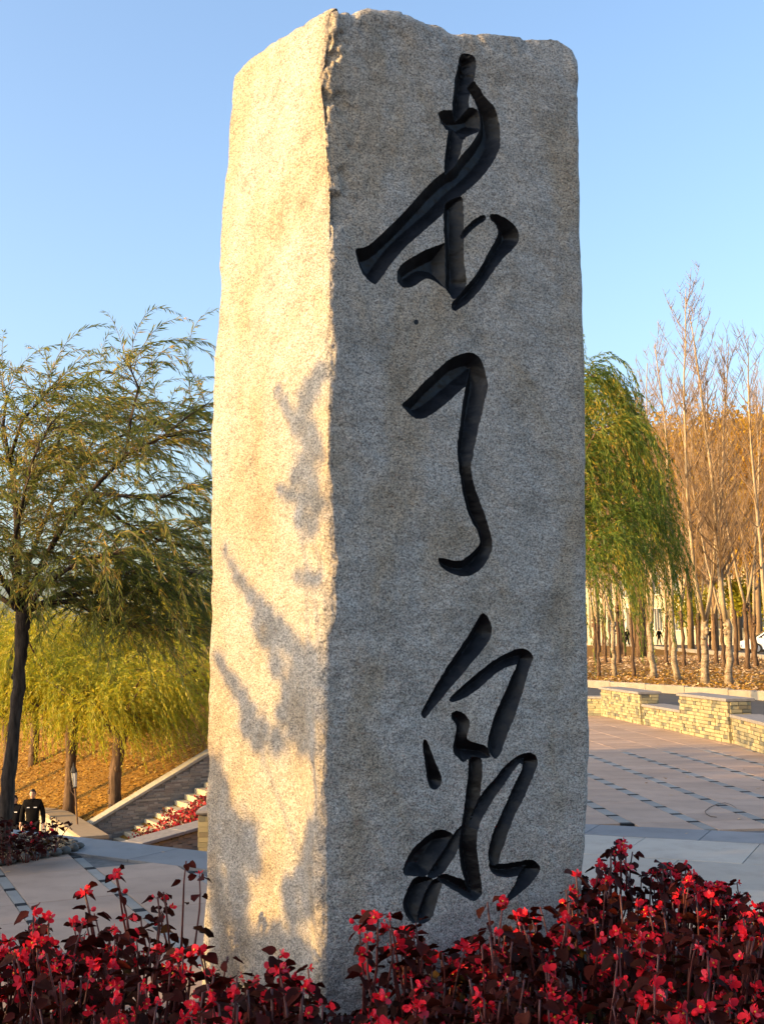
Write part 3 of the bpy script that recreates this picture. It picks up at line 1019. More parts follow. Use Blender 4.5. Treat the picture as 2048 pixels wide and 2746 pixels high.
for a, b, hgt, proud in panels:
    p, q = FP[a].copy(), FP[b].copy()
    u = (q - p).normalized(); n = Vector((u.y, -u.x, 0))
    if n.x > 0: n = -n
    p -= n * 0; L = (q - p).length
    Mx = Matrix((u, n, Vector((0, 0, 1)))).transposed()
    p = p + n * proud; 
    c = p + u * (L / 2) - n * .17 + Vector((0, 0, hgt / 2 - .1))
    cb = MB(); cb.box(c + wall_inv, (L - .004, .34, hgt + .1), M=Mx)
    cb.build('wall_section', M['core'], wall)
    rows = max(5, int(round(hgt / .062)))
    veneer(None, p, u, L, hgt - .05, rows, .09, .24, n, wr, bricks)
    # far end and near end faces of raised panels
    for e, s in ((p, -1), (p + u * L, 1)):
        if proud:
            veneer(None, e - n * .33, n, .33, hgt - .05, rows, .10, .2, u * s, wr, bricks, .012)
    cb = MB(); cb.box(p + u * (L / 2) - n * .16 + wall_inv + Vector((0, 0, hgt - .023)), (L + (.05 if proud else -.07), .46, .05), M=Mx, bev=.008)
    cb.build('coping', M['coping'], wall)
bricks.sort(key=lambda b: -b[1][0] * b[1][2] / b[0].y ** 2 * (1 if abs(b[0].x) < b[0].y * .33 else .01))
bm_cache = {}
rest = MB()
for k, (c, s, Mx) in enumerate(bricks):
    if k < 300:
        key = (round(s[0] / .02), round(s[2], 2))
        if key not in bm_cache:
            b = MB(); b.box((0, 0, 0), (key[0] * .02 - .003 if key[0] > 3 else s[0], .035, s[2]), bev=.004)
            bm_cache[key] = b.mesh('brick', M['veneer_light'])
        o = link('brick', bm_cache[key], wall)
        o.matrix_local = Matrix.Translation(c + wall_inv) @ Mx.to_4x4()
    else:
        rest.box(c + wall_inv, s, M=Mx)
rest.build('brick_courses', M['veneer_light'], wall, kind='stuff')

# ------------------------------------------------------------------ road behind the wall, kerbs, far road
def drape(name, left, right, mt, off, n=40):
    """strip between two polylines laid on the ground"""
    def samp(pl, t):
        d = [0]
        for i in range(1, len(pl)): d.append(d[-1] + (Vector(pl[i]) - Vector(pl[i - 1])).length)
        x = np.interp(t * d[-1], d, [p[0] for p in pl]); y = np.interp(t * d[-1], d, [p[1] for p in pl])
        return x, y
    m = 14
    vs, fs = [], []
    for i in range(n + 1):
        a, b = samp(left, i / n), samp(right, i / n)
        for j in range(m + 1):
            x = a[0] + (b[0] - a[0]) * j / m; y = a[1] + (b[1] - a[1]) * j / m
            vs.append((x, y, float(terr(x, y)) + off))
    for i in range(n):
        for j in range(m):
            k = i * (m + 1) + j
            fs.append((k, k + 1, k + m + 2, k + m + 1))
    b = MB(); b.add(vs, fs)
    return b.build(name, mt, kind='structure', smooth=True)
KA, KB = hit(1590, 1853), hit(2048, 1889)
kd = (KB - KA).normalized()
kn = Vector((-kd.y, kd.x, 0))            # towards the grove (away from the camera)
if kn.y < 0: kn = -kn
K0, K1 = KA - kd * 30, KB + kd * 22
RW = 8.5
drape('road', [(K0 - kn * RW)[:2], (K1 - kn * RW)[:2]], [K0[:2], K1[:2]], M['asphalt'], .10, 60)
kerb = empty('kerb', (KA.x, KA.y, 0), 0, 'pale granite kerb between the road and the leaf-strewn grove', 'kerb')
L = (K1 - K0).length
nk = int(L / 1.9)
for i in range(nk):
    a = K0 + kd * (L * (i + .5) / nk)
    b = MB(); z = float(terr(a.x, a.y)) + .12
    b.box((a.x - KA.x, a.y - KA.y, z), (L / nk - .02, .16, .42), M=Matrix.Rotation(math.atan2(kd.y, kd.x), 3, 'Z'), bev=.015)
    b.build('kerb_stone', M['kerb'], kerb)
k2 = [Vector((28.5, 195, 0)), hit(1612, 1731), hit(1826, 1747), hit(1995, 1763), hit(2120, 1778)]
k2 = [Vector((p.x, p.y, 0)) for p in k2]
kerb2 = empty('kerb', (k2[2].x, k2[2].y, 0), 0, 'distant pale kerb along the far road behind the bare trees', 'kerb')
for i in range(len(k2) - 1):
    a, b_ = k2[i], k2[i + 1]
    d = (b_ - a); Lk = d.length; d.normalize(); nseg = max(1, int(Lk / 6))
    for j in range(nseg):
        p0 = a + d * (Lk * j / nseg); p1 = a + d * (Lk * (j + 1) / nseg)
        p0.z = float(terr(p0.x, p0.y)); p1.z = float(terr(p1.x, p1.y))
        mid = (p0 + p1) / 2; dd = (p1 - p0).normalized()
        sidev = Vector((0, 0, 1)).cross(dd).normalized(); up = dd.cross(sidev)
        bb = MB(); bb.box(mid - k2[2] + Vector((0, 0, .10)), ((p1 - p0).length - .03, .25, .30), M=Matrix((dd, sidev, up)).transposed())
        bb.build('kerb_stone', M['kerb'], kerb2)
k2n = Vector((-(k2[3] - k2[1]).y, (k2[3] - k2[1]).x, 0)).normalized()
if k2n.x < 0: k2n = -k2n
drape('far_road', [(p + k2n * .15)[:2] for p in k2], [(p.x + 16, p.y + 8) for p in k2], M['asphalt'], .06, 60)

# ------------------------------------------------------------------ bare poplars
def bare_poplar(seed, H, tb, stems, lean=0.0):
    lean = random.Random(seed + 9).uniform(-.13, .13)
    """trunk, stems and fine upright branches in metres; returns meshes"""
    r = random.Random(seed)
    hb = r.uniform(2.5, 3.0)
    trunk = MB()
    pts, rad = [], []
    for i in range(9):
        t = i / 8
        pts.append((r.uniform(-.05, .05) + lean * t, r.uniform(-.05, .05), hb * t - .15 * (i == 0)))
        rad.append(tb * (1.12 - .30 * t) * r.uniform(.86, 1.10))
    rad[0] *= 1.35; rad[-1] *= 1.15; rad[-2] *= 1.1
    trunk.tube(pts, rad, 10)
    for k in range(10):
        a = r.uniform(0, 6.28); z = hb - r.uniform(0, .75)
        trunk.ball((pts[-1][0] * z / hb + math.cos(a) * tb * .72, math.sin(a) * tb * .72, z), r.uniform(.25, .45) * tb * 1.6, 6, 5, jit=.2, rnd=r)
    tm = trunk.mesh('trunk', M['poplar'], True)
    st, br = MB(), MB()
    base = Vector(pts[-1])
    tips = []
    for s in range(stems):
        az = r.uniform(0, 6.28) if stems > 1 else 0
        out = r.uniform(.04, .14) if stems > 1 else .02
        Hs = (H - hb) * (1 if s == 0 else r.uniform(.6, .92))
        p = [base + Vector((math.cos(az) * tb * .3, math.sin(az) * tb * .3, -.1))]
        d = Vector((math.cos(az) * out * 2.6, math.sin(az) * out * 2.6, 1)).normalized()
        n = 12
        for i in range(n):
            d = (d + Vector((r.uniform(-.06, .06), r.uniform(-.06, .06), .12))).normalized()
            p.append(p[-1] + d * Hs / n)
        r0 = tb * (.55 if stems > 1 else .72)
        rr = [r0 * (1 - .93 * i / n) + .008 for i in range(n + 1)]
        st.tube(p, rr, 7)
        nb = int(44 * Hs / 10)
        for k in range(nb):
            t = r.uniform(.12, .97)
            f = t * n; i = min(n - 1, int(f))
            q = p[i].lerp(p[i + 1], f - i)
            a = r.uniform(0, 6.28); L = (.14 + .34 * (1 - t)) * Hs * r.uniform(.45, .85)
            up = r.uniform(.2, 1.3) + 1.1 * t
            dd = Vector((math.cos(a), math.sin(a), up)).normalized()
            bp = [q]
            for j in range(5):
                dd = (dd + Vector((r.uniform(-.10, .10), r.uniform(-.10, .10), .16))).normalized()
                bp.append(bp[-1] + dd * L / 5)
            b0 = max(.007, rr[i] * .32)
            br.tube(bp, [b0 * (1 - .8 * j / 5) + .003 for j in range(6)], 4, cap=False)
            for m in range(int(7 + L * 3.0)):
                g = r.uniform(.2, .98) * 5; gi = min(4, int(g))
                q2 = bp[gi].lerp(bp[gi + 1], g - gi)
                a2 = r.uniform(0, 6.28)
                d2 = (Vector((math.cos(a2), math.sin(a2), r.uniform(.7, 2.0)))).normalized()
                l2 = r.uniform(.18, .5) * max(.9, L * .45)
                q3 = q2 + d2 * l2 * .5 + Vector((r.uniform(-.03, .03), r.uniform(-.03, .03), 0))
                br.tube([q2, q3, q3 + (d2 + Vector((0, 0, .5))).normalized() * l2 * .5], [.008, .006, .004], 3, cap=False)
    return tm, st.mesh('stem', M['stem'], True), br.mesh('branches', M['twig'])
variants = [bare_poplar(100 + k, 1.0 * h, tb, s) for k, (h, tb, s) in enumerate(
    [(15.2, .118, 1), (14.5, .112, 2), (15.8, .122, 2), (13.5, .10, 1), (14.0, .10, 1), (12.5, .125, 2)])]
front = [(1606, 1816), (1646, 1815), (1698, 1817), (1751, 1820), (1815, 1826), (1889, 1835), (1954, 1835), (2058, 1845)]
back = [(1594, 1773), (1624, 1777), (1661, 1780), (1674, 1762), (1720, 1764), (1739, 1783), (1786, 1783), (1800, 1777), (1834, 1787), (1874, 1778), (1920, 1780), (1940, 1794), (1973, 1784), (2003, 1794), (2026, 1788), (1617, 1754), (2017, 1771), (1636, 1766)]
fdesc = ['slim leaning bare poplar nearest the monument in the front row', 'pale bare poplar second from the monument in the front row', 'dark thin bare poplar third from the monument in the front row',
         'thick-knotted pale bare poplar fourth from the monument in the front row', 'mottled bare poplar with a dark knot in the middle of the front row', 'pale bare poplar with a forked head, third from the right photo edge', 'tall straight bare poplar with a big burl beside the forked one', 'bare poplar at the right photo edge reaching in with its twigs']
fv = [3, 1, 4, 0, 4, 2, 0, 4]
pr = random.Random(5)
dark_trunks = []  # trunk copies in darker bark; the back row's shade is put into this colour
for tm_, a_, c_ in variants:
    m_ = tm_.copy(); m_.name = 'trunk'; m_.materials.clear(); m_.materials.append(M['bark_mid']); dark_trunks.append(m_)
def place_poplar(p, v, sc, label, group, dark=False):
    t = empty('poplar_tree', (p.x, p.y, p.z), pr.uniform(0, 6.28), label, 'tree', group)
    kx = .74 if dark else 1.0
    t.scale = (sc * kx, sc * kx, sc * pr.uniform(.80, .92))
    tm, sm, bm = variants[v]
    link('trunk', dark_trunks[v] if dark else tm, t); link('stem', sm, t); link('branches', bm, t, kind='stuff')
for i, (x, y) in enumerate(front):
    p = hit(x, y)
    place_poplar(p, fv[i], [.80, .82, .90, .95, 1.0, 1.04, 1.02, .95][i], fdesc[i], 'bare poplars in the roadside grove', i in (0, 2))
ordn = ['first', 'second', 'third', 'fourth', 'fifth', 'sixth', 'seventh', 'eighth']
fxs = [x for x, _ in front]
def back_label(i):
    x = back[i][0]; g_ = sum(fx <= x for fx in fxs)
    mates = sorted(back[k][0] for k in range(len(back)) if k != 4 and sum(fx <= back[k][0] for fx in fxs) == g_)
    which = '' if len(mates) == 1 else (['left', 'right'] if len(mates) == 2 else ['leftmost', 'middle', 'rightmost'] if len(mates) == 3 else ['leftmost', 'second', 'third', 'rightmost'])[mates.index(x)] + ' '
    if g_ == 0: return which + 'dark back-row poplar between the monument and the first front-row trunk'
    if g_ >= 8: return which + 'dark back-row poplar right of the last front-row trunk'
    return which + 'dark back-row poplar seen between the %s and %s front-row trunks' % (ordn[g_ - 1], ordn[g_])
for i, (x, y) in enumerate(back):
    p = hit(x, y)
    if i == 4: continue
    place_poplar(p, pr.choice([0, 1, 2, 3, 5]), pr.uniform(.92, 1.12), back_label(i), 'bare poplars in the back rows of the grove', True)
p = hit(1721, 1764)
t = empty('poplar_tree', (p.x, p.y, p.z), 1.0, 'old bare tree with the thickest, darkest trunk in the grove', 'tree')
bmk = MB(); bmk.tube([(0, 0, -.3), (.0, .02, 1.2), (.03, 0, 3.2), (.06, 0, 5.5), (.1, .1, 9)], [.36, .29, .26, .22, .12], 12); bmk.build('trunk', M['bark_mid'], t, smooth=True)
link('branches', variants[5][2], t, kind='stuff')

# ------------------------------------------------------------------ leaf litter
def litter(name, area, n, size, mt, seed, cond=lambda x, y: True, **kw):
    g = np.random.default_rng(seed)
    P, X, Y = [], g.uniform(area[0], area[1], n), g.uniform(area[2], area[3], n)
    k = np.array([cond(x, y) for x, y in zip(X, Y)])
    X, Y = X[k], Y[k]; n = len(X)
    Z = terr(X, Y) + g.uniform(.0, .05, n)
    a = g.uniform(0, 6.28, n); tilt = g.normal(0, .35, (n, 2))
    Dv = np.stack([np.cos(a), np.sin(a), tilt[:, 0]], 1)
    Nv = np.stack([tilt[:, 1], g.normal(0, .35, n), np.ones(n)], 1)
    Vv, Ff = leaves_arrays(np.stack([X, Y, Z], 1), Dv, Nv, size * g.uniform(.6, 1.3, n), size * g.uniform(.35, .7, n))
    return link(name, np_mesh(name, Vv, Ff, mt), kind='stuff', **kw)
def on_grove(x, y):
    q = Vector((x, y, 0)) - K0
    return q.dot(kn) > .25 and x < y * .36 and x > y * .10 and (Vector((x, y, 0)) - k2[2]).dot(k2n) < -.4
litter('leaf_litter', (5, 26, 26, 72), 26000, .16, M['litter_pale'], 21, on_grove)
litter('leaf_litter', (5, 14, 26, 50), 14000, .13, M['litter'], 23, on_grove)

# ------------------------------------------------------------------ building
BA, BB = hit(1560, 1726), None
BA = Vector((D(1580, 1700, 150).x, 150, 0)); BB = Vector((D(2150, 1700, 104).x, 104, 0))
bd = (BB - BA).normalized(); bn = Vector((bd.y, -bd.x, 0))
if bn.y > 0: bn = -bn
bL = (BB - BA).length
cream = plain('cream_render', (.36, .32, .225), .85, .08, 1.5)
white_paint = plain('white_render', (.50, .47, .40), .7, .05, 2)
glass = NT('window_glass').pbr((.05, .06, .075), .15, None, 0, .6)
bld = empty('building', (BA.x, BA.y, .9), math.atan2(bd.y, bd.x), 'long cream rendered building with pilasters and tall barred windows behind the grove', 'building')
BH = 9.5
b = MB(); b.box((bL / 2, 6, BH / 2 - .6), (bL, 11.7, BH + 1.2)); b.build('wall', cream, bld)
b = MB(); b.box((bL / 2, 6, BH + .2), (bL + .8, 12.6, .4)); b.build('roof', M['coping_pale'], bld)
b = MB(); b.box((bL / 2, .02, .45), (bL - .1, .3, 1.1)); b.build('plinth', M['coping_pale'], bld)
nbay = int(bL / 4.2)
pil_me = MB(); pil_me.box((0, 0, BH / 2), (.7, .42, BH)); pil_me = pil_me.mesh('pilaster', cream)
wf = MB()
for dx in (-.62, 0, .62):
    pass
frame_me = MB()
for (cx_, cz, w, h) in ((0, 1.25, 2.0, .1), (0, -1.25, 2.0, .12), (-.95, 0, .1, 2.5), (.95, 0, .1, 2.5), (-.33, 0, .08, 2.5), (.33, 0, .08, 2.5)):
    frame_me.box((cx_, 0, cz), (w, .16, h))
frame_me = frame_me.mesh('window', white_paint)
pane_me = MB(); pane_me.box((0, .03, 0), (1.9, .05, 2.4)); pane_me = pane_me.mesh('pane', glass)
for i in range(nbay + 1):
    o = link('pilaster', pil_me, bld); o.location = (bL * i / nbay, .05, 0)
    if i < nbay:
        for zz in (2.9, 6.9):
            w = link('window', frame_me, bld); w.location = (bL * (i + .5) / nbay, .10, zz)
            pn = link('pane', pane_me, w)
b = MB()
for dx in (-1.5, 1.5): b.box((dx, -.35, 2.2), (.5, .7, 4.4))
b.box((0, -.35, 4.6), (3.6, .8, .5))
dr = b.build('porch', white_paint, bld)
qx = ((D(1760, 1700, 137) - Vector((BA.x, BA.y, 0)))).dot(bd)
dr.location = (qx, 0, 0)
b = MB(); b.box((0, -.05, 1.5), (1.6, .1, 3.0)); b.build('door', glass, dr)

# ------------------------------------------------------------------ golden trees behind the grove
def gold_crown(seed, n=7000):
    g = np.random.default_rng(seed); r = random.Random(seed)
    cl = [(r.gauss(0, .9), r.gauss(0, .9), r.uniform(0, 1)) for _ in range(46)]
    P = []
    for x, y, t in cl:
        w = (1.25 - .95 * t) * (.45 + .9 * min(1, t * 3))
        c = np.array([x * w * 1.5, y * w * 1.5, 7.2 + t * 8.0])
        P.append(c + g.normal(0, 1, (n // 46, 3)) * np.array([.75, .75, .95]))
    P = np.concatenate(P); k = len(P)
    Dv = g.normal(0, 1, (k, 3)) + np.array([0, 0, -.5]); Nv = g.normal(0, 1, (k, 3))
    Vv, Ff = leaves_arrays(P, Dv, Nv, g.uniform(.22, .42, k), g.uniform(.12, .22, k))
    return np_mesh('crown', Vv, Ff, M['gold_leaf'])
gcs = [gold_crown(s) for s in (1, 2, 3)]
gtr = MB(); gtr.tube([(0, 0, -.3), (.05, 0, 3), (0, .1, 7), (.1, 0, 12), (.1, 0, 15)], [.24, .2, .15, .08, .03], 8)
for k in range(14):
    a = k * 2.4; z = 4 + k * .7
    gtr.tube([(0, 0, z), (math.cos(a) * .8, math.sin(a) * .8, z + .9), (math.cos(a) * 1.3, math.sin(a) * 1.3, z + 2.2)], [.06, .04, .015], 5)
gtm = gtr.mesh('trunk', M['twig'], True)
for i, (px, dep, sc) in enumerate([(1660, 84, 1.02), (1735, 96, 1.2), (1800, 82, .95), (1850, 100, 1.15), (1915, 84, 1.05), (1980, 92, 1.12), (2035, 80, 1.0), (2100, 88, 1.1), (1600, 98, 1.1), (1880, 118, 1.3), (1700, 116, 1.3), (2010, 112, 1.3)]):
    q = D(px, 1700, dep)
    t = empty('autumn_tree', (q.x, q.y, float(terr(q.x, q.y))), i * 1.7, 'slender golden-orange autumn tree behind the bare poplars', 'tree', 'golden trees behind the grove')
    t.scale = (sc * 1.1, sc * 1.1, sc)
    link('trunk', gtm, t); link('crown', gcs[i % 3], t, kind='stuff')
# two small yellow-green trees before the building
for i, (px, py, dep) in enumerate([(2020, 1745, 84), (1868, 1735, 112)]):
    q = D(px, py, dep)
    t = empty('small_tree', (q.x, q.y, float(terr(q.x, q.y))), i, ['low bushy yellow-green tree at the right photo edge before the building', 'small yellow-green tree with a flat crown before the building windows'][i], 'tree')
    b = MB(); b.tube([(0, 0, -.2), (.05, 0, 1.5), (0, .05, 3)], [.12, .09, .05], 7); b.build('trunk', M['bark_mid'], t, smooth=True)
    g = np.random.default_rng(40 + i); n = 3500
    cl = g.normal(0, 1, (16, 3)) * np.array([1.1, 1.0, .8]) + np.array([0, 0, 4.2 - i * .6])
    P = cl[g.integers(0, 16, n)] + g.normal(0, .42, (n, 3))
    Vv, Ff = leaves_arrays(P, g.normal(0, 1, (n, 3)), g.normal(0, 1, (n, 3)), g.uniform(.2, .34, n), g.uniform(.12, .2, n))
    link('crown', np_mesh('crown', Vv, Ff, M['willow_gold']), t, kind='stuff')

# ------------------------------------------------------------------ people
skin = plain('skin', (.48, .28, .19), .55, .06, 20)
hair_m = plain('black_hair', (.010, .008, .008), .5, .2, 60)
dark_cloth = plain('dark_navy_cloth', (.005, .005, .008), .9, .2, 30, .1)
lips_m = plain('lips', (.35, .12, .10), .5)
black_cloth = plain('black_cloth', (.005, .0045, .005), .9, .2, 30, .1)
badge_m = plain('white_badge', (.75, .75, .76), .6, .05, 10)
shoe_m = plain('black_shoe', (.012, .012, .012), .4, .2, 20)
red_bag = plain('red_bag', (.55, .02, .025), .6, .1, 10)
def skin_mesh(name, verts, edges, radii, mats, sub=1):
    me = bpy.data.meshes.new('tmp'); me.from_pydata([Vector(v) for v in verts], edges, []); me.update()
    o = bpy.data.objects.new('tmp', me); COL.objects.link(o)
    m = o.modifiers.new('s', 'SKIN'); m.use_smooth_shade = True
    if sub:
        s = o.modifiers.new('d', 'SUBSURF'); s.levels = sub; s.render_levels = sub
    lay = me.skin_vertices[0].data
    for i, r in enumerate(radii):
        lay[i].radius = r if hasattr(r, '__len__') else (r, r)
    lay[0].use_root = True
    bpy.context.view_layer.update()
    dg = bpy.context.evaluated_depsgraph_get()
    out = bpy.data.meshes.new_from_object(o.evaluated_get(dg))
    out.name = name
    bpy.data.objects.remove(o); bpy.data.meshes.remove(me)
    out.materials.clear()
    for mm in mats: out.materials.append(mm)
    return out
def person(loc, rz, height, label, jacket, legs_m, stride=.16, arm=.14, badges=False, female=False, group=None):
    t = empty('person', loc, rz, label, 'person', group)
    k = height / 1.75
    t.scale = (k, k, k)
    sw = .185 if not female else .165
    # facing -Y
    J = dict(pel=(0, 0, .95), wa=(0, 0, 1.10), ch=(0, .0, 1.30), nk=(0, .005, 1.475),
             shL=(sw, 0, 1.42), elL=(sw + .07, .03 - arm * .2, 1.14), wrL=(sw + .10, -.02 - arm, .90),
             shR=(-sw, 0, 1.42), elR=(-sw - .07, .03 + arm * .2, 1.14), wrR=(-sw - .10, -.02 + arm * .6, .90),
             hpL=(.09, 0, .92), knL=(.10, -.03 - stride * .5, .50), anL=(.10, -stride + .02, .09),
             hpR=(-.09, 0, .92), knR=(-.10, -.02 + stride * .2, .50), anR=(-.10, stride + .03, .11))
    # body: one mesh - head, neck, forearms with hands, shins
    b = MB()
    hd = Vector((0, -.015, 1.62))
    vs_r = 14
    h = MB(); h.ball((0, 0, 0), (.074, .092, .115), 16, 12)
    vv = []
    for p in h.v:
        x, y, z = p
        if z < -.03: x *= 1 - .28 * min(1, (-z - .03) / .08); y = y * (1 - .10 * min(1, (-z - .03) / .08)) - .006
        if y < -.06 and abs(x) < .02 and -.035 < z < .03: y -= .016 * (1 - abs(x) / .02)
        vv.append(Vector((x, y, z)) + hd)
    b.add(vv, h.f)
    for s in (-1, 1):
        b.ball(hd + Vector((s * .075, .01, -.005)), (.012, .02, .03), 6, 5)           # ears
        b.ball(hd + Vector((s * .029, -.081, .012)), (.012, .006, .006), 6, 4, 1)      # eyes
        b.tube([hd + Vector((s * .014, -.088, .030)), hd + Vector((s * .046, -.080, .030))], .004, 4, 1)
    b.tube([hd + Vector((-.024, -.079, -.052)), hd + Vector((0, -.087, -.054)), hd + Vector((.024, -.079, -.052))], [.003, .0055, .003], 5, 2)
    b.tube([(0, .01, 1.40), (0, .0, 1.50), (0, -.008, 1.57)], [.06, .052, .055], 10)
    for s, el, wr_ in ((1, J['elL'], J['wrL']), (-1, J['elR'], J['wrR'])):
        el, wr_ = Vector(el), Vector(wr_)
        d = (wr_ - el).normalized()
        b.tube([el.lerp(wr_, .6), wr_, wr_ + d * .03], [.034, .026, .027], 8)
        pm = wr_ + d * .06
        b.ball(pm, (.020, .038, .05), 8, 6, M=d.to_track_quat('-Z', 'Y').to_matrix())
        fw = Vector((0, -1, 0)) - d * Vector((0, -1, 0)).dot(d); fw.normalize()
        inn = Vector((-s, 0, 0))
        for f, (off, ln) in enumerate(((-.028, .058), (-.010, .072), (.009, .068), (.027, .052))):
            q = pm + d * .035 - fw * off
            b.tube([q, q + d * ln * .5 + inn * .006, q + d * ln * .95 + inn * .022], [.0095, .0085, .0065], 6)
        q = wr_ + d * .035 + fw * .03
        b.tube([q, q + d * .03 + fw * .018, q + d * .06 + fw * .02 + inn * .012], [.012, .010, .008], 6)
    for a, c in (('knL', 'anL'), ('knR', 'anR')):
        b.tube([J[a], J[c]], [.05, .038], 8)
    b.build('body', [skin, hair_m, lips_m], t, smooth=True)
    # hair
    hb = MB(); hb.ball((0, 0, 0), (.082, .100, .118), 16, 12)
    hv = []
    for p in hb.v:
        x, y, z = p
        low = -.075 if female else -.03
        if y > -.03:
            hv.append(Vector((x, y, max(z, low - (.08 if female else .02)))))
        elif z > .045: hv.append(Vector((x, y, z)))
        else: hv.append(Vector((x * .85, -.045 if z > -.05 else y * .3, max(z, .0))))
    m2 = MB(); m2.add([v + hd + Vector((0, .004, .006)) for v in hv], hb.f); m2.build('hair', hair_m, t, smooth=True)
    # jacket
    names = ['pel', 'wa', 'ch', 'nk', 'shL', 'elL', 'wrL', 'shR', 'elR', 'wrR']
    v = [J[n] for n in names]
    v[0] = (0, 0, .84); v[6] = tuple(Vector(J['elL']).lerp(Vector(J['wrL']), .92)); v[9] = tuple(Vector(J['elR']).lerp(Vector(J['wrR']), .92))
    e = [(0, 1), (1, 2), (2, 3), (2, 4), (4, 5), (5, 6), (2, 7), (7, 8), (8, 9)]
    wv = (.17, .125) if not female else (.145, .115)
    rad = [(.185, .135), wv, (.175, .125), (.075, .075), (.082, .08), (.066, .066), (.050, .050), (.082, .08), (.066, .066), (.050, .050)]
    link('jacket', skin_mesh('jacket', v, e, rad, [jacket], 2), t)
    cl = MB(); cl.lathe([(.082, 1.435), (.078, 1.475), (.066, 1.515), (.060, 1.515), (.055, 1.44)], 12, (0, -.003, 0)); cl.build('collar', jacket, t, smooth=True)
    # trousers
    v = [(0, 0, .93), J['hpL'], J['knL'], (J['anL'][0], J['anL'][1], .10), J['hpR'], J['knR'], (J['anR'][0], J['anR'][1], .12)]
    v[1] = (.085, 0, .88); v[4] = (-.085, 0, .88)
    link('trousers', skin_mesh('trousers', v, [(0, 1), (1, 2), (2, 3), (0, 4), (4, 5), (5, 6)], [(.14, .12), (.098, .10), (.075, .078), (.062, .066), (.098, .10), (.075, .078), (.062, .066)], [legs_m], 2), t)
    for n in ('anL', 'anR'):
        p = Vector(J[n])
        s = MB(); s.ball((p.x, p.y - .06, p.z - .045), (.045, .135, .045), 10, 6); s.build('shoe', shoe_m, t, smooth=True)
    if badges:
        for x in (.085, -.085):
            s = MB(); s.box((x, -.132, 1.305), (.075 if x > 0 else .06, .012, .022)); s.build('badge', badge_m, t)
    return t
q = hit(1767, 1733)
person((q.x, q.y, q.z + .05), math.pi + .35, 1.72, 'person in black walking away on the far road, left of the other walker', black_cloth, dark_cloth, .18, .1)
q = hit(1907, 1747)
person((q.x, q.y, q.z + .05), math.pi - .2, 1.78, 'person in dark clothes walking away on the far road with an elbow bent', black_cloth, dark_cloth, .10, .22)
b = MB(); b.box((0, 0, .2), (.30, .16, .40), taper=.9)
b.tube([(-.08, 0, .4), (-.06, 0, .55), (.06, 0, .55), (.08, 0, .4)], .012, 5)
bo = b.build('shopping_bag', red_bag, label='red bag held low beside the walker on the far road', cat='bag'); bo.location = (q.x - .42, q.y, q.z + .40)
q = hit(1682, 1737)
person((q.x, q.y, q.z + .05), math.pi + .5, 1.75, 'person half hidden behind a tree trunk on the far road', dark_cloth, dark_cloth, .18, .2)

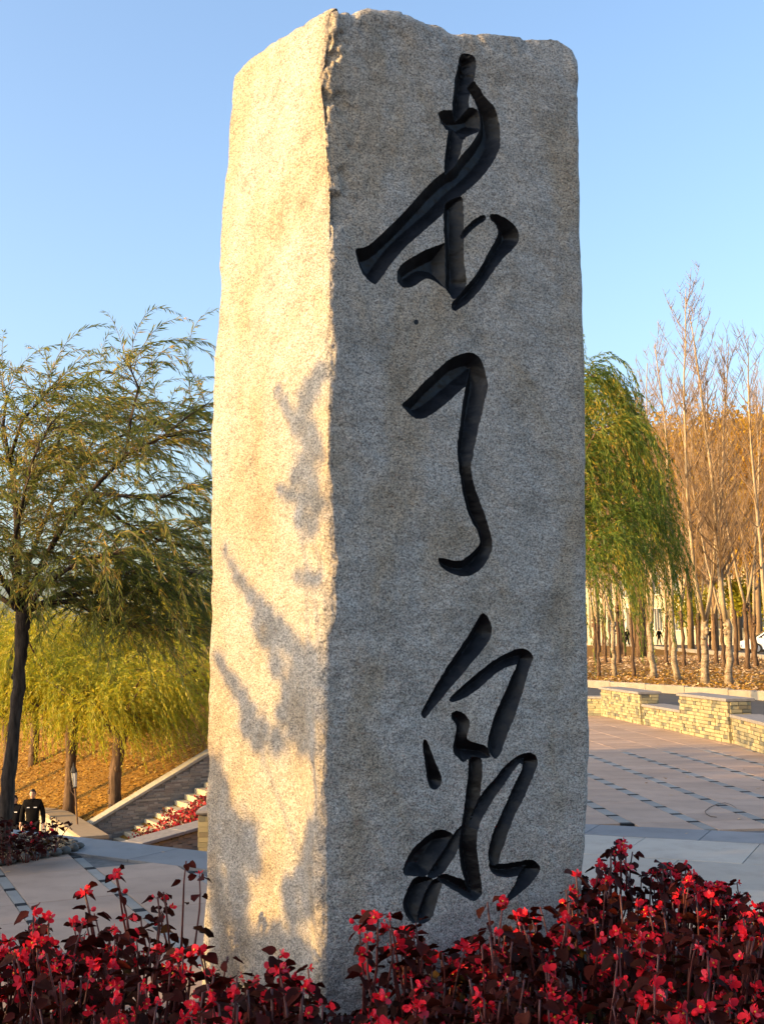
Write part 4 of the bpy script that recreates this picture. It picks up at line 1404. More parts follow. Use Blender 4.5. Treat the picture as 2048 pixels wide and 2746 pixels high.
# ------------------------------------------------------------------ car
def car(loc, rz):
    t = empty('parked_car', loc, rz, 'white car parked on the far road at the right photo edge', 'car')
    white = plain('white_car_paint', (.80, .80, .80), .25, .02, 2, .5)
    blk = plain('black_rubber', (.015, .015, .015), .8, .1, 20)
    chrome = plain('alloy', (.5, .5, .52), .35, .05, 5, .5, .8)
    gl = NT('car_glass').pbr((.015, .018, .022), .08, None, 0, .6)
    lamp = NT('headlight_glass').pbr((.7, .72, .75), .1, None, 0, .6)
    prof = [(-2.15, .35), (-2.2, .62), (-2.12, .80), (-1.45, .95), (-.75, 1.40), (-.2, 1.50), (.75, 1.48), (1.55, 1.15), (2.1, 1.02), (2.18, .7), (2.15, .35), (1.75, .28), (1.7, .5), (1.42, .66), (1.12, .5), (1.06, .26), (-1.04, .26), (-1.1, .5), (-1.4, .66), (-1.68, .5), (-1.74, .28)]
    b = MB()
    n = len(prof); rings = []
    for y, inset in ((-.86, .05), (-.80, 0), (.80, 0), (.86, .05)):
        rr = []
        for x, z in prof:
            tw = 1 - .22 * max(0, min(1, (z - .9) / .6))
            b.v.append((x * (1 - inset * .1), y * tw, z - (inset * .3 if z > .6 else -inset * .3))); rr.append(len(b.v) - 1)
        rings.append(rr)
    for k in range(3):
        for i in range(n):
            j = (i + 1) % n
            b.f.append((rings[k][i], rings[k][j], rings[k + 1][j], rings[k + 1][i])); b.m.append(0)
    b.f.append(tuple(rings[0])); b.m.append(0); b.f.append(tuple(rings[3][::-1])); b.m.append(0)
    b.build('body', white, t)
    for s in (-1, 1):
        w = MB()
        P = [(-1.28, .98), (-.70, 1.36), (-.2, 1.44), (.02, 1.44), (.02, .98)]
        P2 = [(.10, .98), (.10, 1.44), (.72, 1.42), (1.36, 1.12), (1.3, .98)]
        for PP in (P, P2):
            vs = []
            for off in (0, .02):
                for x, z in PP:
                    tw = 1 - .22 * max(0, min(1, (z - .9) / .6))
                    vs.append((x, s * (.862 * tw + off), z))
            m = len(PP)
            w.add(vs, [tuple(range(m)), tuple(range(2 * m - 1, m - 1, -1))] + [(i, (i + 1) % m, m + (i + 1) % m, m + i) for i in range(m)])
        w.build('side_window', gl, t)
        for x in (-1.4, 1.42):
            tm = MB(); tm.lathe([(.20, -.10), (.31, -.10), (.33, -.06), (.33, .06), (.31, .10), (.20, .10)], 20)
            ty = tm.build('wheel', blk, t); ty.location = (x, s * .80, .33); ty.rotation_euler = (math.pi / 2, 0, 0)
            r_ = MB(); r_.lathe([(.05, -.115), (.21, -.10), (.21, .10), (.05, .115)], 16); r_.build('rim', chrome, ty)
        h = MB(); h.ball((-2.05, s * .62, .74), (.16, .16, .07), 8, 6); h.build('headlight', lamp, t, smooth=True)
        m = MB(); m.ball((-.95, s * .97, 1.02), (.08, .11, .07), 8, 6); m.build('mirror', white, t, smooth=True)
    w = MB(); w.add([(-1.47, -.66, .97), (-1.47, .66, .97), (-.79, .56, 1.40), (-.79, -.56, 1.40), (-1.40, -.66, .95), (-1.40, .66, .95), (-.75, .56, 1.38), (-.75, -.56, 1.38)], [(0, 1, 2, 3), (7, 6, 5, 4), (0, 3, 7, 4), (1, 5, 6, 2), (3, 2, 6, 7), (0, 4, 5, 1)])
    w.build('windscreen', gl, t)
    p = MB(); p.box((-2.205, 0, .50), (.02, .44, .11)); p.build('number_plate', plain('blue_plate', (.03, .09, .35), .5), t)
q = D(1996, 1762, 74)
cd = math.atan2((k2[3] - k2[2]).y, (k2[3] - k2[2]).x)
cz = float(terr(q.x + 2.2, q.y))
car((q.x + 2.15, q.y + .2, cz + .05), -.18)
# ------------------------------------------------------------------ left: stairs on the slope
so = Vector((D(304.6, 2247, 30.2).x, 30.2, D(304.6, 2247, 30.2).z))
sa = Vector((.87, .49, 0)).normalized(); sb = Vector((.49, -.87, 0)).normalized()
SM = Matrix((sa, -sb, Vector((0, 0, 1)))).transposed()
RUN, RISE = .263, .133
stairs = empty('staircase', so, math.atan2(sa.y, sa.x), 'cream stone staircase climbing to the right beside the orange slope', 'stairs')
for i in range(-3, 14):
    b = MB(); b.box((RUN * (i + .5) + .012, -1.05, i * RISE - .19), (RUN + .03, 2.1, .38), bev=.008)
    b.build('step', M['step'], stairs)
    if i > -2:
        b = MB(); b.box((RUN * i - .012, -.02, i * RISE - .07), (.02, .02, .13)); 
# stringer wall behind the steps, sloping cap
sw_ = empty('stair_wall', so, math.atan2(sa.y, sa.x), 'sloping slate-faced wall with a pale coping along the far side of the stairs', 'wall')
cA = D(222, 2245, 29.6); cB = D(503, 2080, 0.0 + 30.2 + 3.0)
# local height of the cap above the stair origin, following the steps
cap0, slope = None, RISE / RUN
aL0, aL1 = -2.2, None
za_ = D(222, 2245, (so + sa * -1.0).y).z - so.z
cap_at = lambda a: .62 + a * slope
AL, AR = -2.6, 2.62
wr2 = random.Random(4)
b = MB()
prof = [(AL, -2.6), (AL, cap_at(AL)), (AR, cap_at(AR)), (AR + 2.2, cap_at(AR)), (AR + 2.2, -2.6)]
vs = [(x, .05, z) for x, z in prof] + [(x, .38, z) for x, z in prof]
n = len(prof)
b.add(vs, [tuple(range(n)), tuple(range(2 * n - 1, n - 1, -1))] + [(i, n + i, n + (i + 1) % n, (i + 1) % n) for i in range(n)])
b.build('wall_core', M['core'], sw_)
b = MB(); rh = .046
for r in range(-50, 60):
    z = r * rh; x = AL - wr2.uniform(0, .3)
    while x < AR + 2.2:
        w = wr2.uniform(.10, .34)
        a0, a1 = max(x, AL), min(x + w, AR + 2.2)
        lim = min(cap_at(a0), cap_at(AR)) if a0 < AR else cap_at(AR)
        if a1 - a0 > .03 and z + rh < lim - .005 and z > a1 * slope - .35 - .3:
            b.box(((a0 + a1) / 2, .045, z + rh / 2), (a1 - a0 - .004, wr2.uniform(.012, .035) * 2, rh - .004))
        x += w
b.build('slate_courses', M['veneer_dark'], sw_, kind='stuff')
def sweep_cap(parent, pts, w, th, mt, name='coping'):
    for p, q in zip(pts[:-1], pts[1:]):
        p, q = Vector(p), Vector(q); d = (q - p); L = d.length; d.normalize()
        k = max(1, int(L / 1.1))
        sd_ = Vector((0, 0, 1)).cross(d).normalized(); up = d.cross(sd_)
        for j in range(k):
            c = p.lerp(q, (j + .5) / k)
            m = MB(); m.box(c, (L / k - .006, w, th), M=Matrix((d, sd_, up)).transposed(), bev=.01)
            m.build(name, mt, parent)
sweep_cap(sw_, [(AL, .21, cap_at(AL) + .02), (AR, .21, cap_at(AR) + .02), (AR + 2.2, .21, cap_at(AR) + .02)], .42, .07, M['coping_pale'])
# near side wall of the stairs with a grey coping, flower slope between
n0, n1 = D(368, 2262, 25.6), D(545, 2212, 26.9)
nd = (n1 - n0).normalized(); nl = nd.copy(); nl.z = 0; nl.normalize()
nwl = empty('garden_wall', n0, 0, 'low slate wall with a broad grey coping in front of the stair flowers', 'wall')
b = MB(); nn = Vector((nl.y, -nl.x, 0))
e0, e1 = Vector((0, 0, 0)) - nd * 1.2, (n1 - n0) + nd * 1.5
pr4 = []
for e in (e0, e1):
    for dz in (-.03, -2.6):
        for s in (-.16, .16): pr4.append(e + nn * s + Vector((0, 0, dz)) if dz < -1 else e + nn * s + Vector((0, 0, dz)))
b.add(pr4, [(0, 1, 3, 2), (4, 6, 7, 5), (0, 4, 5, 1), (2, 3, 7, 6), (0, 2, 6, 4), (1, 5, 7, 3)])
b.build('wall_core', M['core'], nwl)
b = MB(); Lw = (e1 - e0).length
for r in range(16):
    x = -wr2.uniform(0, .2)
    while x < Lw:
        w = wr2.uniform(.14, .36); c = e0 + nd * (x + w / 2) + nn * .165 + Vector((0, 0, -.10 - r * .075))
        b.box(c, (w - .006, .03 + wr2.uniform(0, .02), .07), M=Matrix((nl, nn, Vector((0, 0, 1)))).transposed()); x += w
b.build('slate_courses', M['veneer_dark'], nwl, kind='stuff')
sweep_cap(nwl, [e0 + Vector((0, 0, .02)), e1 + Vector((0, 0, .02))], .62, .07, M['coping'])
# pillar
pc = D(566, 2165, 23.0)
pil = empty('stone_pillar', (pc.x, pc.y, pc.z - 2.4), 0, 'short ledger-stone pillar with a dark cap at the left edge of the monument', 'pillar')
b = MB(); b.box((0, 0, 1.15), (.38, .38, 2.3)); b.build('pillar_core', M['core'], pil)
b = MB()
for r in range(24):
    for (u, nrm) in ((Vector((1, 0, 0)), Vector((0, -1, 0))), (Vector((0, 1, 0)), Vector((-1, 0, 0))), (Vector((0, 1, 0)), Vector((1, 0, 0)))):
        x = -.20
        while x < .19:
            w = min(wr2.uniform(.11, .24), .20 - x + .001)
            b.box(u * (x + w / 2) + nrm * (.195 + wr2.uniform(0, .008)) + Vector((0, 0, .05 + r * .094)), (w - .006, .03, .088), M=Matrix((u, nrm, Vector((0, 0, 1)))).transposed())
            x += w + .001
b.build('ledger_courses', M['veneer_light'], pil, kind='stuff')
b = MB(); b.lathe([(.34, 2.30), (.36, 2.33), (.33, 2.37), (.20, 2.42), (.02, 2.44)], 4)
cp = b.build('pillar_cap', M['coping'], pil); cp.rotation_euler = (0, 0, math.pi / 4)
# begonias on the stair slope
def flower_mass(name, P, leaf, red, seed, lw, label, cat):
    g = np.random.default_rng(seed); n = len(P)
    Dv = g.normal(0, 1, (n, 3)); Nv = g.normal(0, .6, (n, 3)) + np.array([0, -.5, .7])
    V, Fc = leaves_arrays(P, Dv, Nv, lw * g.uniform(.7, 1.4, n), lw * g.uniform(.6, 1.2, n))
    o = link(name, np_mesh(name, V, Fc, [leaf, red], mi=(g.uniform(0, 1, n) < .42).astype(int)), kind='stuff', label=label, cat=cat)
    return o
beg_leaf_far = leafmat('far_begonia_leaf', [(0, (.05, .012, .010)), (.4, (.11, .022, .015)), (.7, (.16, .035, .02)), (.9, (.10, .07, .02)), (1, (.22, .16, .05))], .3)
beg_red = leafmat('begonia_petal', [(0, (.46, .003, .006)), (.45, (.66, .006, .014)), (.82, (.78, .022, .045)), (1, (.84, .10, .14))], .42, .6, .12)
g = np.random.default_rng(9)
n = 7000
fa = g.uniform(-.1, 3.4, n); tt = g.uniform(0, 1, n) ** .8
def slope_pt(a, t):
    base = so + sa * a + sb * (1.15 + .25 * math.sin(a * 5))
    near = n0 + nd * ((base - n0).dot(nd) * .9 + .3) - nn * .32
    q = base.lerp(Vector((near.x, near.y, near.z)), t)
    q.z = (so.z + a * slope - .22) * (1 - t) + (near.z - .10) * t
    return q
Pl = []
for a, t in zip(fa, tt):
    q = slope_pt(a, t); q.z += g.uniform(.0, 1) * (.46 + .16 * t) * (.75 + .3 * math.sin(a * 9 + t * 7))
    Pl.append(tuple(q))
far_red = leafmat('far_begonia_petal', [(0, (.34, .010, .016)), (.6, (.50, .018, .026)), (1, (.56, .06, .07))], .3, .6)
flower_mass('begonia_slope', np.array(Pl), beg_leaf_far, far_red, 12, .07, None, None)
b = MB(); vs = [tuple(slope_pt(a, t)) for a in (-.4, 1.5, 3.5, 5.8) for t in (0, .5, 1)]
b.add(vs, [(i * 3 + j, i * 3 + j + 1, i * 3 + j + 4, i * 3 + j + 3) for i in range(3) for j in range(2)]); b.build('slope_soil', M['soil'], kind='structure')

# ------------------------------------------------------------------ lower path, curved wall, lamp, persons
b = MB(); b.prism([(-14, 18), (-6.2, 17), (-5.6, 24), (-6.9, 27.5), (-8.3, 31.2), (-14, 33)], -5.2, -3.86); b.build('path', M['slab_grey'], kind='structure')
cw = empty('curved_wall', (-9, 31, -3.86), 0, 'low curved retaining wall with a flat tan coping behind the two walkers', 'wall')
arc = []
for i in range(13):
    t = i / 12
    px = np.interp(t, [0, .3, .45, .7, 1], [-60, 60, 118, 163, 216]); py = np.interp(t, [0, .3, .45, .7, 1], [2176, 2176, 2182, 2212, 2249])
    dp = np.interp(t, [0, .45, 1], [33, 31.6, 26.6])
    arc.append(D(px, py, dp))
co = MB(); 
for i in range(12):
    p, q = arc[i], arc[i + 1]; d = (q - p); L = d.length; d.normalize()
    dh = Vector((d.x, d.y, 0)).normalized(); s = Vector((-dh.y, dh.x, 0)); 
    if s.y < 0: s = -s
    c = (p + q) / 2 - Vector(cw.location)
    m = MB(); m.box(c + s * .30, ((q - p).length + .04, .62, .09), M=Matrix((d, Vector((0, 0, 1)).cross(d).normalized(), d.cross(Vector((0, 0, 1)).cross(d).normalized()))).transposed(), bev=.012); m.build('coping', plain('tan_coping', (.27, .20, .125), .8) if i == 0 else bpy.data.materials['tan_coping'], cw)
    co.box(c + s * .28 - Vector((0, 0, .65)), ((q - p).length + .03, .48, 1.2), M=Matrix((dh, s, Vector((0, 0, 1)))).transposed())
co.build('wall_face', M['coping_pale'], cw)
def lamp_post(loc, h):
    t = empty('street_lamp', loc, 0, 'short rusty-brown lamp post with a glass lantern leaning on the orange slope', 'lamp')
    rust = plain('rusty_iron', (.13, .07, .035), .7, .3, 12)
    blk = plain('black_iron', (.02, .018, .016), .6, .2, 12)
    b = MB(); b.lathe([(.11, 0), (.11, .12), (.075, .16), (.07, .34), (.045, .40), (.042, h - .62), (.06, h - .60), (.06, h - .57), (.03, h - .55)], 12); b.build('post', rust, t, smooth=False)
    b = MB(); b.lathe([(.07, h - .56), (.115, h - .54), (.115, h - .52), (.05, h - .515)], 6)
    b.lathe([(.16, h - .19), (.17, h - .17), (.10, h - .08), (.05, h - .04), (.03, h + .02), (.005, h + .06)], 6)
    for k in range(6):
        a = math.pi * k / 3
        b.tube([(.10 * math.cos(a), .10 * math.sin(a), h - .53), (.15 * math.cos(a), .15 * math.sin(a), h - .18)], .009, 4)
    b.build('lantern_frame', blk, t)
    b = MB(); b.lathe([(.085, h - .52), (.135, h - .19)], 6); b.build('lantern_glass', NT('frosted_glass').pbr((.55, .52, .45), .35, None, 0, .5), t)
    b = MB(); b.tube([(-.02, .0, h - .75), (-.20, 0, h - .62), (-.22, 0, h - .5)], .014, 5); b.build('bracket', rust, t)
    return t
lb = D(214, 2250, 29.0)
lt = D(201, 2050, 29.0)
lamp = lamp_post((lb.x, lb.y, lb.z - .35), (lt - lb).length + .35)
lamp.scale = (.5, .5, 1)
lamp.rotation_euler = (0, math.atan2(lt.x - lb.x, lt.z - lb.z), 0)
pm_ = D(88, 2190, 30.5)
person((pm_.x, pm_.y, D(88, 2114, 30.5).z - 1.765), .12, 1.76, 'person in a black uniform jacket with white chest badges walking towards the plaza', black_cloth, dark_cloth, .12, .06, True)
pw = D(38, 2190, 31.3)
person((pw.x + .02, pw.y, D(38, 2131, 31.3).z - 1.66), -.1, 1.66, 'person with chin-length black hair in a navy jacket, partly behind the willow trunk', dark_cloth, dark_cloth, .10, .05, True, True)

# ------------------------------------------------------------------ willows
def willow(name, label, loc, trunk, limbs, nshoot, slen, leafL, leafW, wind, droop, leafm, barkm, seed, step=.03, per=2, twigs=True, cat='tree', group=None, up=.55, spread=.6, limb_t=.18):
    r = random.Random(seed); g = np.random.default_rng(seed)
    t = empty(name, loc, 0, label, cat, group)
    o = Vector(loc)
    b = MB()
    tp, tr_ = [], []
    for (p0, r0), (p1, r1) in zip(trunk[:-1], trunk[1:]):
        for j in range(4):
            f = j / 4
            tp.append(Vector(p0).lerp(Vector(p1), f) - o + Vector((r.gauss(0, r0 * .07), r.gauss(0, r0 * .07), 0))); tr_.append((r0 + (r1 - r0) * f) * r.uniform(.90, 1.10))
    tp.append(Vector(trunk[-1][0]) - o); tr_.append(trunk[-1][1])
    b.tube(tp, tr_, 12)
    for q in range(5):
        k_ = r.randrange(2, len(tp) - 1); a_ = r.uniform(0, 6.28)
        b.ball(tp[k_] + Vector((math.cos(a_), math.sin(a_), 0)) * tr_[k_] * .72, tr_[k_] * r.uniform(.35, .6), 7, 5, jit=.2, rnd=r)
    
    b.ball(Vector(trunk[-1][0]) - o, trunk[-1][1] * 1.15, 8, 6, jit=.1, rnd=r)
    b.build('trunk', barkm, t, smooth=True)
    for pts, rad in limbs:
        b = MB(); b.tube([Vector(p) - o for p in pts], [rad * (1 - .85 * i / (len(pts) - 1)) + .003 for i in range(len(pts))], 7)
        b.build('branch', barkm, t, smooth=True)
    lens = [sum((Vector(p[i + 1]) - Vector(p[i])).length for i in range(len(p) - 1)) for p, _ in limbs]
    cum = np.cumsum(lens) / sum(lens)
    P, Dv, Nv, Ls, Ws = [], [], [], [], []
    tw = MB()
    for s in range(nshoot):
        li = int(np.searchsorted(cum, r.random())); pts, rad = limbs[min(li, len(limbs) - 1)]
        f = (limb_t + (1 - limb_t) * r.random()) * (len(pts) - 1); i = min(len(pts) - 2, int(f))
        a, b_ = Vector(pts[i]), Vector(pts[i + 1])
        p = a.lerp(b_, f - i)
        ld_ = (b_ - a).normalized()
        d = (ld_ * .55 + Vector((r.gauss(0, spread), r.gauss(0, spread), r.uniform(-.1, 1) * up))).normalized()
        L = slen * r.uniform(.5, 1.25); n = max(4, int(L / step))
        path = [p.copy()]
        for k in range(n):
            tt_ = k / n
            d = (d + (Vector((wind[0], wind[1], 0)) + Vector((0, 0, -droop)) * (.35 + tt_)) * step + Vector((r.gauss(0, .05), r.gauss(0, .05), r.gauss(0, .03))) * min(1, step * 14)).normalized()
            p = p + d * step
            path.append(p.copy())
            if k > n * .10:
                for q in range(per):
                    side = Vector((r.gauss(0, 1), r.gauss(0, 1), r.gauss(0, .5)))
                    side = (side - d * side.dot(d)).normalized()
                    ldv = d * .85 + side * .55 + Vector((wind[0] * .12, wind[1] * .12, -.22 - droop * .06))
                    P.append(tuple(p - o)); Dv.append(tuple(ldv)); Nv.append((r.gauss(0, 1), r.gauss(0, 1), r.gauss(0, 1)))
                    sc = r.uniform(.65, 1.15) * (1 - .4 * tt_ ** 3)
                    Ls.append(leafL * sc); Ws.append(leafW * sc * r.uniform(.7, 1.2))
        if twigs:
            pp = path[::max(1, len(path) // 6)]
            if len(pp) > 1: tw.tube([q - o for q in pp], [.0035 * (1 - .7 * k / len(pp)) * (leafL / .085) ** .5 for k in range(len(pp))], 3, cap=False)
    Vv, Ff = leaves_arrays(P, Dv, Nv, Ls, Ws)
    link('foliage', np_mesh('foliage', Vv, Ff, leafm), t, kind='stuff')
    if twigs: tw.build('twigs', M['twig_dark'], t, kind='stuff')
    return t
# near willow on the left, in the little bed
Y0 = 9.35
def W(px, py, dy=0.0): return D(px, py, Y0 + dy)
trunk = [(W(8, 2330), .070), (W(12, 2230), .056), (W(22, 2120), .051), (W(34, 2000), .048), (W(48, 1870), .046), (W(56, 1760), .047), (W(60, 1690), .052), (W(64, 1650), .058)]
fork = W(62, 1645)
limbs = [
 ([fork, W(50, 1570, .05), W(47, 1395, .1), W(38, 1290, .1), W(25, 1231, .15), W(10, 1140, .2), W(20, 1050, .2)], .034),
 ([W(25, 1235, .15), W(60, 1130, .0), W(110, 1070, -.1), W(150, 1030, -.15)], .014),
 ([fork, W(105, 1530, -.1), W(160, 1427, -.2), W(240, 1322, -.25), W(338, 1220, -.3), W(436, 1173, -.3), W(566, 1151, -.25)], .026),
 ([W(338, 1222, -.3), W(352, 1120, -.3), W(372, 1040, -.35), W(355, 1000, -.4), W(330, 960, -.4)], .010),
 ([fork, W(87, 1622, .1), W(196, 1612, .3), W(290, 1622, .45), W(363, 1642, .55), W(470, 1660, .6)], .026),
 ([fork, W(150, 1600, .3), W(300, 1530, .7), W(440, 1440, .9), W(560, 1400, 1.0)], .024),
 ([fork, W(120, 1570, -.4), W(220, 1500, -.8), W(330, 1480, -1.1)], .022),
 ([fork, W(0, 1600, .1), W(-90, 1540, .2), W(-200, 1500, .3)], .024),
 ([fork, W(10, 1560, -.3), W(-60, 1430, -.6), W(-130, 1330, -.9)], .022),
 ([fork, W(80, 1500, .4), W(140, 1350, .8), W(230, 1220, 1.1), W(300, 1100, 1.2)], .022),
 ([W(240, 1322, -.25), W(330, 1330, -.5), W(420, 1340, -.6), W(520, 1300, -.6)], .014),
 ([W(200, 1260, .9), W(300, 1180, 1.1), W(400, 1140, 1.2), W(480, 1110, 1.2)], .014),
 ([W(436, 1173, -.3), W(500, 1120, -.2), W(560, 1080, -.1)], .010),
 ([W(47, 1395, .1), W(100, 1290, .4), W(160, 1180, .5), W(215, 1090, .6)], .015),
 ([W(196, 1612, .3), W(280, 1660, .1), W(400, 1690, -.1), W(540, 1690, -.2)], .014),
 ([W(150, 1600, .3), W(260, 1560, -.2), W(400, 1520, -.5), W(540, 1540, -.6)], .014),
 ([W(240, 1322, -.25), W(330, 1400, .0), W(430, 1450, .1), W(560, 1480, .1)], .014),
 ([W(300, 1530, .7), W(400, 1560, .5), W(500, 1600, .4), W(570, 1640, .3)], .014),
 ([fork, W(30, 1500, -.2), W(60, 1350, -.5), W(90, 1230, -.7), W(140, 1130, -.8)], .018),
 ([W(150, 1600, .3), W(250, 1590, .1), W(380, 1580, -.1), W(520, 1600, -.2)], .018),
]
willow('willow_tree', 'windblown green willow with a slim dark leaning trunk nearest on the left', (W(8, 2330).x, Y0, 0.0), trunk, limbs, 980, .84, .092, .0125, (.62, .05), 2.6, M['willow_leaf'], M['bark'], 31, .024, 2, up=.5, spread=.75)
willow_extra = None
# golden willows on the slope
def slope_willow(px, py, dep, h, label, seed, lean=0.0, R=2.6, n=330, z=None, wd=.25):
    b0 = D(px, py, dep)
    r = random.Random(seed)
    z0 = b0.z if z is None else z
    F = h * .34
    tr = [(Vector((b0.x, b0.y, z0 - .3)), .17), (Vector((b0.x + .02, b0.y, z0 + F * .5)), .14), (Vector((b0.x + lean * .5, b0.y, z0 + F)), .17)]
    fk = tr[-1][0]
    lm = []
    for k in range(11):
        a = k * 2.4 + r.uniform(-.3, .3); e = r.uniform(.45, 1.0)
        pts = [fk]
        d = Vector((math.cos(a) * .8, math.sin(a) * .8, 1.3 * e)).normalized()
        Lm = R * r.uniform(.8, 1.2) * (1.25 if e > .8 else 1)
        for i in range(5):
            d = (d + Vector((.03 + lean * .03, 0, -.10 + .02 * e))).normalized(); pts.append(pts[-1] + d * Lm / 5)
        lm.append((pts, .06))
    return willow('willow_tree', label, (b0.x, b0.y, z0), tr, lm, int(n * 1.8), 1.95, .16, .036, (wd, 0), 2.0, M['willow_gold'], M['bark_mid'], seed, .075, 2, False, 'tree', 'golden willows on the leafy slope', up=.9, spread=.7)
slope_willow(307, 2196, 31.2, 6.0, 'yellow willow with a knotted trunk standing on the slope beside the stair wall', 51, .25, 2.0, 340, wd=.45)
slope_willow(187, 2172, 33.0, 6.6, 'yellow willow whose straight trunk stands left of the lamp post on the slope', 52, .1, 2.5, 360)
slope_willow(20, 2150, 34.5, 6.6, 'yellow willow behind the two walkers, its trunk hidden by the near dark trunk', 53, 0, 2.6, 380)
slope_willow(90, 2060, 41.0, 7.6, 'golden willow farther up the slope behind the two front willows', 54, 0, 2.8, 360)
slope_willow(330, 1990, 41.0, 6.4, 'golden willow high on the slope seen above the stair wall', 55, .2, 2.6, 340)
slope_willow(520, 1850, 43.0, 5.7, 'golden willow at the top of the slope beside the monument edge', 56, .2, 2.5, 330)
slope_willow(-120, 2100, 38.0, 7.4, 'golden willow at the left photo edge showing only its drooping leaves', 57, 0, 2.6, 300)
# green willow on the right, hanging beside the monument
wb = D(1470, 1760, 29.0)
z0 = float(terr(wb.x, wb.y))
tr = [(Vector((wb.x, wb.y, z0 - .2)), .17), (Vector((wb.x, wb.y, 1.4)), .14), (Vector((wb.x + .05, wb.y, 2.9)), .14)]
fk = tr[-1][0]
def WR(px, py, dy=0): return D(px - 42 * (px > 1560), py + 25, 29.0 + dy)
lm = [([fk, WR(1500, 1400), WR(1530, 1180), WR(1575, 1010), WR(1620, 975), WR(1665, 1010)], .06), ([fk, WR(1520, 1450, -.5), WR(1580, 1250, -1), WR(1640, 1130, -1.2), WR(1690, 1110, -1.3)], .05),
      ([fk, WR(1540, 1480, .5), WR(1610, 1330, 1), WR(1690, 1230, 1.2), WR(1735, 1240, 1.3)], .05), ([fk, WR(1560, 1500, -.3), WR(1640, 1400, -.6), WR(1700, 1340, -.8), WR(1745, 1350, -.9)], .05),
      ([fk, WR(1430, 1400), WR(1390, 1200), WR(1350, 1100)], .06), ([fk, WR(1400, 1450, 1), WR(1320, 1300, 1.5)], .05), ([fk, WR(1450, 1300, 1.2), WR(1480, 1100, 1.8), WR(1500, 1000, 2)], .05),
      ([fk, WR(1560, 1530, -1), WR(1620, 1460, -1.6), WR(1670, 1420, -1.9)], .045)]
willow('willow_tree', 'green drooping willow peeping out from behind the right side of the monument', (wb.x, wb.y, z0), tr, lm, 1000, 2.8, .15, .032, (.42, 0), 2.9, M['willow_green'], M['bark_mid'], 61, .06, 2, False, up=.5, spread=.42, limb_t=.3)

# litter on the hillside
litter('hill_litter', (-14, 0.5, 27.5, 46), 30000, .12, M['litter'], 22, lambda x, y: x < -.10 * y and x > -.36 * y - 2 and (Vector((x, y, 0)) - so).dot(-sb) > .45)

# ------------------------------------------------------------------ the little bed with cobbles at the near willow
bed_px = [(-60, 2335), (0, 2322), (60, 2312), (120, 2300), (175, 2290), (212, 2276), (190, 2268), (140, 2262), (80, 2255), (0, 2250), (-60, 2250)]
bp_ = [G(x, y, 0) for x, y in bed_px]
b = MB(); c = sum(bp_, Vector()) / len(bp_)
vs = [(p.x, p.y, .02) for p in bp_] + [((p.x + c.x) / 2, (p.y + c.y) / 2, .09) for p in bp_] + [(c.x, c.y, .11)]
n = len(bp_)
b.add(vs, [(i, (i + 1) % n, n + (i + 1) % n, n + i) for i in range(n)] + [(n + i, n + (i + 1) % n, 2 * n) for i in range(n)])
b.build('bed_soil', M['soil'], kind='structure', smooth=True)
edging = empty('stone_edging', (c.x, c.y, 0), 0, 'row of dark rounded river stones edging the little bed under the near willow', 'stone edging')
stone_m = plain('river_stone', (.085, .078, .07), .6, .35, 9)
cr = random.Random(8)
loop = bp_[1:10]
pts = []
for p, q in zip(loop[:-1], loop[1:]):
    k = max(1, int((q - p).length / .085))
    for j in range(k): pts.append(p.lerp(q, j / k))
for i, p in enumerate(pts):
    b = MB(); b.ball((0, 0, 0), (.052 * cr.uniform(.75, 1.2), .038 * cr.uniform(.8, 1.2), .034 * cr.uniform(.7, 1.2)), 9, 6, jit=.08, rnd=cr)
    o = b.build('stone', stone_m, edging, smooth=True); o.location = (p.x - c.x + cr.uniform(-.015, .015), p.y - c.y + cr.uniform(-.015, .015), .025); o.rotation_euler = (0, 0, cr.uniform(0, 6.28))
# fallen leaves and dry debris in that bed
g = np.random.default_rng(77); n = 900
u = g.uniform(0, 1, n); k = g.integers(0, len(bp_), n)
A_ = np.array([tuple(p) for p in bp_]); Cn = np.array([c.x, c.y, 0])
tt = np.sqrt(g.uniform(0, 1, n))[:, None]
e = A_[k] * (1 - u[:, None]) + A_[(k + 1) % len(bp_)] * u[:, None]
P = Cn * (1 - tt) + e * tt; P[:, 2] = .10 - .08 * tt[:, 0] + g.uniform(0, .03, n)
Vv, Ff = leaves_arrays(P, np.stack([g.normal(0, 1, n), g.normal(0, 1, n), g.normal(0, .3, n)], 1), np.stack([g.normal(0, .4, n), g.normal(0, .4, n), np.ones(n)], 1), g.uniform(.02, .06, n), g.uniform(.01, .03, n))
link('bed_litter', np_mesh('bed_litter', Vv, Ff, M['litter_pale']), kind='stuff')

# ------------------------------------------------------------------ grove to the left of the view that shades the plaza
def shade_crown(seed, R, H0, H1, n):
    g = np.random.default_rng(seed)
    cl = g.normal(0, 1, (75, 3)); cl /= np.linalg.norm(cl, axis=1, keepdims=True)
    cl *= (g.uniform(0, 1, (75, 1)) ** .45)
    cl = cl * np.array([R, R, (H1 - H0) / 2]) + np.array([0, 0, (H0 + H1) / 2])
    P = cl[g.integers(0, 75, n)] + g.normal(0, .2, (n, 3)) * np.array([1, 1, 1.4])
    V, Fc = leaves_arrays(P, g.normal(0, 1, (n, 3)), g.normal(0, 1, (n, 3)), g.uniform(.14, .26, n), g.uniform(.08, .14, n))
    return np_mesh('crown', V, Fc, M['shade_leaf'])
crowns = [shade_crown(71, 1.6, .5, 5.4, 9500), shade_crown(72, 1.7, .4, 5.0, 12000)]
b = MB(); b.tube([(0, 0, -.2), (.05, 0, 1.2), (0, .1, 2.6), (.1, .1, 4)], [.13, .11, .08, .04], 8)
